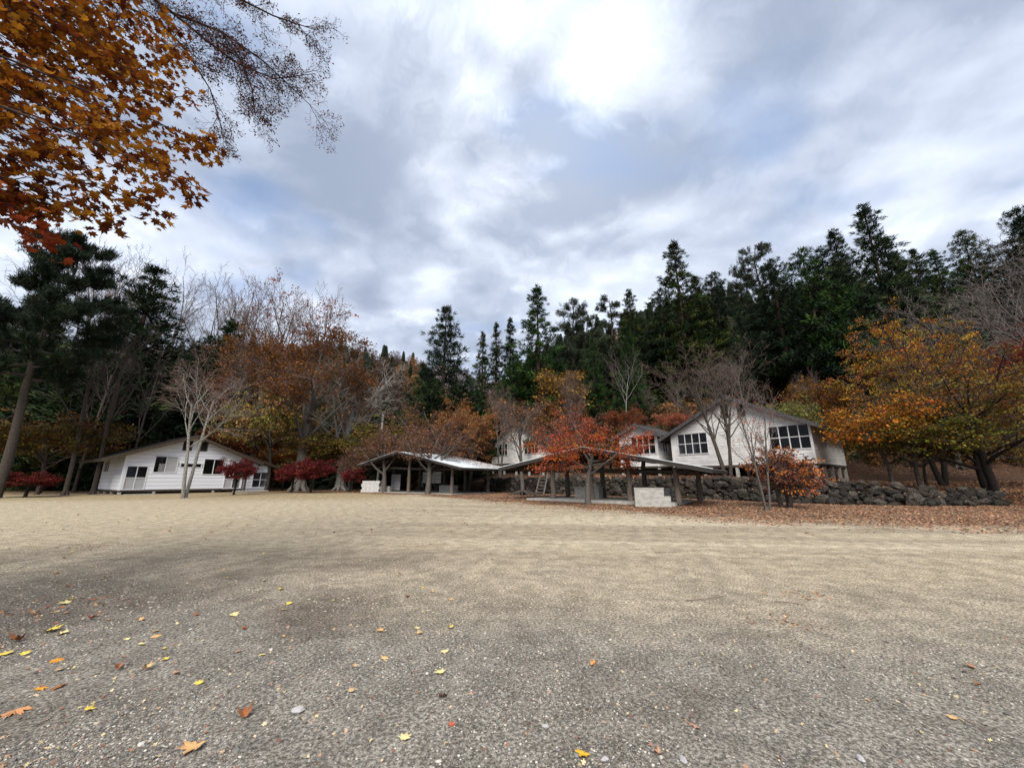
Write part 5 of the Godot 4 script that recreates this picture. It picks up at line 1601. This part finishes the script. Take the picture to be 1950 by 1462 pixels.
	# the big zelkovas in the middle left
	var zel := bare_tree("russet_zelkova", 141, 19.0, spec({"stem": 0.5, "girth": 0.022, "kids": [10, 9, 8, 5], "start": [0.35, 0.45, 0.3, 0.15], "ang": [0.55, 0.6, 0.65, 0.75], "rmin": 0.012, "leaf": 1.6, "up": [0.03, 0.07, 0.05, 0.03, 0.0]}), M.bark_grey, M.twig_brown, 0.28, [Color(0.21, 0.082, 0.022), Color(0.18, 0.07, 0.02), Color(0.20, 0.08, 0.022), Color(0.13, 0.05, 0.018), Color(0.19, 0.09, 0.02)])
	plant(zel, "huge zelkova with a russet crown spreading over the trees right of the left cabin", "zelkova tree", "", -23.9, 44.5, 20.6, 1.2, 0.0)
	plant(zel, "broad russet crown between the bare two-stemmed tree and the huge zelkova", "zelkova tree", "", -33.0, 50.0, 21.5, 1.05, 3.3)
	plant(zel, "russet crown standing behind the huge zelkova to its left", "zelkova tree", "", -38.5, 60.0, 26.5, 0.9, 2.0)
	plant(zel, "dull russet crown on the slope right of the huge zelkova", "zelkova tree", "", -19.5, 60.0, 20.5, 0.9, 4.0, leaf_mat(Color(0.6, 0.7, 0.9), 0.4))
	var zb := bare_tree("bare_zelkova", 142, 18.0, spec({"stem": 0.5, "girth": 0.02, "kids": [9, 8, 7, 5], "start": [0.25, 0.2, 0.2, 0.15], "ang": [0.75, 0.7, 0.65, 0.75], "flat": [0.9, 0.8, 0.8, 0.8], "rmin": 0.012}), M.bark_pale, M.twig_pale)
	plant(zb, "pale bare zelkova sweeping its branches to the right of the russet one", "zelkova tree", "", -20.8, 48.0, 18.0, 1.1, 0.9)
	plant(b2, "grey bare crown in front of the dark slope above the utility pole", "tree", "", -15.0, 58.0, 17.5, 1.0, 0.9)
	# centre
	for e in [[-9.6, 52.0, 26.5, 0, 1.19, "lone tall cedar left of the valley gap"], [-5.0, 62.0, 26.6, 3, 0.89, "leftmost slender cedar right of the valley gap"], [-2.7, 62.0, 28.4, 3, 0.89, "second slender cedar right of the valley gap"], [-0.3, 61.0, 28.8, 3, 0.95, "third slender cedar right of the valley gap, beside the tall ragged one"], [3.9, 55.0, 31.6, 1, 1.13, "tall ragged cedar with a pointed top in the middle of the woods"], [20.0, 60.0, 33.5, 1, 1.07, "cedar on the left shoulder of the tallest middle cedar"], [27.6, 58.0, 41.6, 1, 1.19, "tallest middle cedar with a narrow spire above the big cabin"], [31.5, 60.0, 36.0, 0, 1.07, "rounded cedar on the right shoulder of the tallest middle cedar"], [36.0, 62.0, 38.0, 2, 1.07, "blunt cedar between the middle spire and the leaning pine"], [24.0, 57.0, 32.0, 2, 1.07, "dense cedar beneath the middle spire"], [16.2, 50.0, 22.5, 0, 0.83, "young bright green cedar above the scarlet maple"], [11.5, 52.0, 21.5, 0, 0.83, "young green cedar left of the thin leaning birch"], [-13.5, 57.0, 19.0, 1, 1.31, "lower cedar at the left foot of the lone tall cedar"], [-6.6, 56.0, 17.0, 2, 1.31, "lower cedar at the right foot of the lone tall cedar"], [0.5, 55.0, 20.0, 2, 1.19, "dense cedar below the three slender ones"], [7.6, 60.0, 24.0, 2, 1.19, "dense cedar below the two middle pines"]]:
		plant(ced[e[3]], e[5], "cedar tree", "cedars along the middle skyline", e[0], e[1], e[2], e[4], e[0] * 2.1, M.needle_tones[int(absf(e[0]) * 7.3) % 5])
	for e in [[10.5, 62.0, 32.0, 0, 1.05, "left one of two grey-green pines on the middle skyline"], [13.5, 63.0, 30.0, 1, 0.8, "lower pine between the two grey-green pines"], [17.0, 62.0, 32.8, 1, 1.05, "right one of two grey-green pines on the middle skyline"], [47.5, 66.0, 46.4, 1, 0.8, "leaning open pine sticking out left of the dense dark cedars"], [44.5, 68.0, 43.0, 0, 0.6, "thin pine just left of the leaning open pine"]]:
		plant(pin[e[3]], e[5], "pine tree", "pines on the middle skyline", e[0], e[1], e[2], e[4], e[0] * 1.3)
	# right: the tall dense cedars with bare trunks
	for e in [[34.6, 46.0, 30.5, 2, 1.13, "dense dark cedar with a straight bare trunk behind the big cabin's ridge"], [39.5, 46.5, 32.6, 2, 1.07, "second dense dark cedar right of the big cabin's ridge"], [43.5, 48.0, 33.5, 2, 1.13, "third dense dark cedar, left of the tallest right spire"], [53.5, 56.0, 42.5, 1, 1.07, "pointed cedar at the left side of the tallest right spire"], [59.6, 56.0, 47.4, 1, 1.13, "tallest spire cedar on the right skyline"], [48.5, 52.0, 34.0, 2, 1.13, "dark cedar below the tallest right spire"], [66.0, 60.0, 43.5, 0, 0.95, "cedar just right of the tallest right spire"], [77.6, 66.0, 45.2, 0, 1.07, "low rounded cedar top on the right skyline"], [72.0, 64.0, 43.0, 1, 1.07, "small cedar tip left of the low rounded one on the right skyline"], [91.0, 68.0, 51.0, 2, 0.95, "bushy cedar top standing alone near the right edge"], [84.0, 68.0, 46.5, 1, 1.07, "cedar tip between the low rounded top and the bushy lone top"], [91.5, 60.0, 50.0, 2, 1.07, "big dark cedar cut by the right edge of the skyline"], [98.0, 64.0, 51.0, 0, 1.07, "cedar beyond the right edge's big dark cedar"]]:
		plant(ced[e[3]], e[5], "cedar tree", "dark cedars on the right slope", e[0], e[1], e[2], e[4], e[0] * 2.7, M.needle_tones[int(absf(e[0]) * 7.3) % 5])
	# bare trees on the slopes
	for e in [[8.0, 50.0, 16.5, b3, 0.8, "bare many-stemmed tree before a tan crown in the middle"], [20.0, 46.0, 15.0, b1, 0.9, "bare grey tree left of the big cabin's roof"], [24.0, 44.0, 16.5, b2, 1.0, "wide bare grey tree above the left slope of the big cabin's roof"], [28.0, 45.0, 18.5, b1, 1.0, "bare grey tree right above the big cabin's ridge"], [17.0, 48.0, 14.0, b2, 0.9, "low bare crown above the narrow cabin wing"], [-1.5, 50.0, 14.5, b3, 0.7, "thin bare stems before the lowest slope of slender cedars"], [33.0, 42.0, 14.0, b3, 0.7, "slender bare stems behind the big cabin's right roof slope"]]:
		plant(e[3], e[5], "tree", "bare trees on the slope behind the cabins", e[0], e[1], e[2], e[4], e[0] * 1.9)
	for e in [[47.5, 33.0, 24.0, b2, 1.15, "great arching bare tree with pale limbs high at the right"], [55.0, 36.0, 28.0, b1, 1.1, "tall bare tree at the right edge above the red maples"], [41.0, 36.0, 21.5, b2, 1.0, "bare crown left of the great arching bare tree"], [60.0, 42.0, 31.0, b2, 1.0, "dim bare crown behind the great arching bare tree"]]:
		plant(e[3], e[5], "tree", "bare trees high on the right bank", e[0], e[1], e[2], e[4], e[0] * 0.7, null)
	var thin := bare_tree("thin_birch", 151, 12.0, spec({"levels": 3, "fine": 2, "stem": 0.85, "girth": 0.009, "kids": [8, 6, 5], "start": [0.6, 0.3, 0.2], "rmin": 0.01}), M.bark_pale, M.twig_grey)
	plant(thin, "thin leaning pale birch in front of the young green cedars", "birch tree", "", 13.6, 46.5, 17.5, 0.8, 0.4)
	var tan := bare_tree("tan_tree", 152, 10.0, spec({"stem": 0.5, "kids": [9, 8, 6, 4], "rmin": 0.012, "leaf": 1.6}), M.bark_grey, M.twig_brown, 0.34, [Color(0.26, 0.15, 0.035), Color(0.22, 0.12, 0.03), Color(0.30, 0.19, 0.04)])
	plant(tan, "tan-yellow leafy crown in the middle of the slope left of the bare stems", "tree", "", 6.4, 53.0, 17.0, 1.0, 0.4)
	plant(tan, "ochre tree in the understorey right of the big cabin's ridge", "tree", "ochre understorey trees behind the big cabin", 40.0, 52.0, 17.0, 0.9, 1.6)
	plant(tan, "ochre tree just above the big cabin's right roof slope", "tree", "ochre understorey trees behind the big cabin", 33.5, 51.0, 15.5, 0.9, 0.2)
	plant(tan, "ochre tree in the understorey among the straight cedar trunks", "tree", "ochre understorey trees behind the big cabin", 46.0, 52.0, 18.5, 0.9, 3.1)
	plant(tan, "tan crown behind the broad yellow-green maple by the utility pole", "tree", "", -11.5, 50.5, 10.5, 0.9, 4.6)
	# dense wood too far back to tell single trees: the ridges
	rng.seed = 700
	var far_ced := Mb.new()
	for q in 26:
		var t := q / 26.0
		for k in 8:
			var an := k * TAU / 8.0 + t * 9.0
			var l := 2.5 * (1.0 - t) * rng.randf_range(0.7, 1.2) + 0.2
			var y := 1.0 + 12.0 * t
			var e := Vector3(cos(an) * l, y - 0.3 * l, sin(an) * l)
			tri(far_ced, Vector3(0, y + 0.7, 0), e + Vector3(0, 0, 0.5), e + Vector3(0.4, 0.1, -0.5))
			tri(far_ced, Vector3(cos(an), 0, sin(an)) * l * 0.4 + Vector3(0, y + 0.5, 0), e + Vector3(0.3, -0.4, 0.2), e + Vector3(-0.4, 0.15, -0.1))
	var far_round := Mb.new()
	for q in 900:
		var u := rv().normalized()
		var p := Vector3(u.x * 3.4, 7.5 + u.y * 3.8, u.z * 3.4) * Vector3(1, 1, 1) * 1.0
		p = Vector3(0, 6.5, 0) + (p - Vector3(0, 6.5, 0)) * pow(rng.randf(), 0.33)
		tri(far_round, p, p + rv() * 0.45, p + rv() * 0.45)
	for q in 60:
		var p := Vector3(rng.randf_range(-2.6, 2.6), rng.randf_range(7, 11.5), rng.randf_range(-2.6, 2.6))
		tri(far_round, Vector3(p.x * 0.1, 2.0, p.z * 0.1), Vector3(p.x * 0.1 + 0.16, 2.0, p.z * 0.1), p)
	var green := [[], []]
	var brown := [[], []]
	for k in 2600:
		var d := rng.randf_range(56.0, 215.0)
		var x := rng.randf_range(-1.45, 1.45) * d
		var ang := x / d
		if absf(ang) < 0.02 and d > 120.0: continue
		if d < 84.0 and ang > -0.55 and ang < 0.05 and rng.randf() < 0.7: continue
		if d > 130.0 and rng.randf() < 0.3: continue
		if d < 100.0 and ang > -0.1 and rng.randf() < 0.5: continue
		var xf := Transform3D(Basis(Vector3.UP, rng.randf() * TAU).scaled(Vector3(1, rng.randf_range(0.8, 1.25), 1) * rng.randf_range(0.75, 1.15)), Vector3(x, hill(x, d) - 0.5, -d))
		if (d < 100.0 and ang > 0.0) or rng.randf() < (0.72 if ang > 0.05 else 0.42):
			green[0].append(xf)
			green[1].append(pick([Color(0.015, 0.025, 0.013), Color(0.020, 0.030, 0.016), Color(0.027, 0.031, 0.018)], 0.3))
		else:
			brown[0].append(xf)
			brown[1].append(pick([Color(0.13, 0.065, 0.03), Color(0.10, 0.06, 0.035), Color(0.09, 0.065, 0.05), Color(0.16, 0.08, 0.03), Color(0.08, 0.055, 0.045)], 0.3))
	tag(scatter("ridge_conifers", far_ced.mesh(), M.needle, green[0], green[1]), "mass of dark conifers covering the far ridges", "forest", "", "stuff")
	tag(scatter("ridge_forest", far_round.mesh(), M.needle, brown[0], brown[1]), "mass of brown and bare broadleaf woods on the far ridges", "forest", "", "stuff")
	# brush on the wood floor
	var brush := Mb.new()
	for q in 130:
		var p := Vector3(rng.randf_range(-0.9, 0.9), rng.randf_range(0.1, 1.5), rng.randf_range(-0.9, 0.9))
		tri(brush, p, p + rv() * 0.28, p + rv() * 0.28)
	for q in 12:
		var p := Vector3(rng.randf_range(-0.9, 0.9), rng.randf_range(1.0, 2.2), rng.randf_range(-0.9, 0.9))
		tri(brush, Vector3(p.x * 0.2, 0, p.z * 0.2), Vector3(p.x * 0.2 + 0.04, 0, p.z * 0.2), p)
	var mm := []
	var cc := []
	for k in 2600:
		var d := rng.randf_range(30.0, 75.0)
		var x := rng.randf_range(-1.45, 1.45) * d
		var t := d - wall_d(x)
		var dark := x < -8.0
		if t < (-6.0 if x < -34.0 else 2.5 if x < -8.0 else 15.0): continue
		if x < -22.0 and x > -44.0 and d < 49.0: continue
		if x > -20.0 and x < -14.0 and d < 50.0: continue
		mm.append(Transform3D(Basis(Vector3.UP, rng.randf() * TAU).scaled(Vector3.ONE * rng.randf_range(0.6, 1.5)), Vector3(x, hill(x, d) - 0.1, -d)))
		cc.append(pick([Color(0.03, 0.04, 0.02), Color(0.06, 0.045, 0.025), Color(0.025, 0.03, 0.018), Color(0.13, 0.06, 0.02)] if dark else [Color(0.05, 0.05, 0.025), Color(0.12, 0.065, 0.03), Color(0.20, 0.09, 0.03), Color(0.16, 0.10, 0.03), Color(0.09, 0.05, 0.03)], 0.3))
	tag(scatter("undergrowth", brush.mesh(), M.needle, mm, cc), "tangled brown and green undergrowth on the floor of the woods", "undergrowth", "", "stuff")

func _ready() -> void:
	# camera, sky, added fill light, exposure
	var cam := Camera3D.new()
	cam.name = "camera"
	cam.position = Vector3(0, 1.5, 0)
	cam.rotation_degrees = Vector3(14, 0, 0)
	cam.fov = 90.0
	cam.near = 0.05
	cam.far = 2000.0
	add_child(cam)
	cam.current = true
	var env := Environment.new()
	env.background_mode = Environment.BG_SKY
	env.sky = make_sky()
	env.background_energy_multiplier = 0.385
	env.tonemap_mode = Environment.TONE_MAPPER_LINEAR
	env.tonemap_exposure = 3.45
	env.sdfgi_enabled = true
	env.ssao_enabled = true
	env.ssil_enabled = true
	var we := WorldEnvironment.new()
	we.name = "world_environment"
	we.environment = env
	add_child(we)
	var sun := DirectionalLight3D.new()  # added soft fill from behind the camera, lifting the white walls
	sun.name = "sun"
	sun.light_color = Color(1.0, 0.97, 0.93)
	sun.light_energy = 0.5
	sun.light_angular_distance = 40.0
	sun.shadow_enabled = true
	sun.rotation_degrees = Vector3(-46, -4, 0)
	add_child(sun)
	noise.seed = 4
	noise.frequency = 0.03
	noise.fractal_octaves = 3
	make_materials()
	var t0 := Time.get_ticks_msec()
	make_ground()
	make_hill()
	left_cabin()
	right_cabin()
	make_shelters()
	stone_wall()
	make_blocks()
	make_ladder()
	make_pole()
	print("built ", Time.get_ticks_msec() - t0)
	near_trees()
	print("near trees ", Time.get_ticks_msec() - t0)
	woods()
	print("woods ", Time.get_ticks_msec() - t0)
	near_maple()
	near_twiggy_tree()
	make_fallen()
	make_gravel()
	make_litter()
	var tris := 0
	var seen := {}
	for n in find_children("*", "MeshInstance3D", true, false):
		if not seen.has(n.mesh):
			seen[n.mesh] = true
			tris += n.mesh.get_faces().size() / 3
	print("all ", Time.get_ticks_msec() - t0, " triangles ", tris)
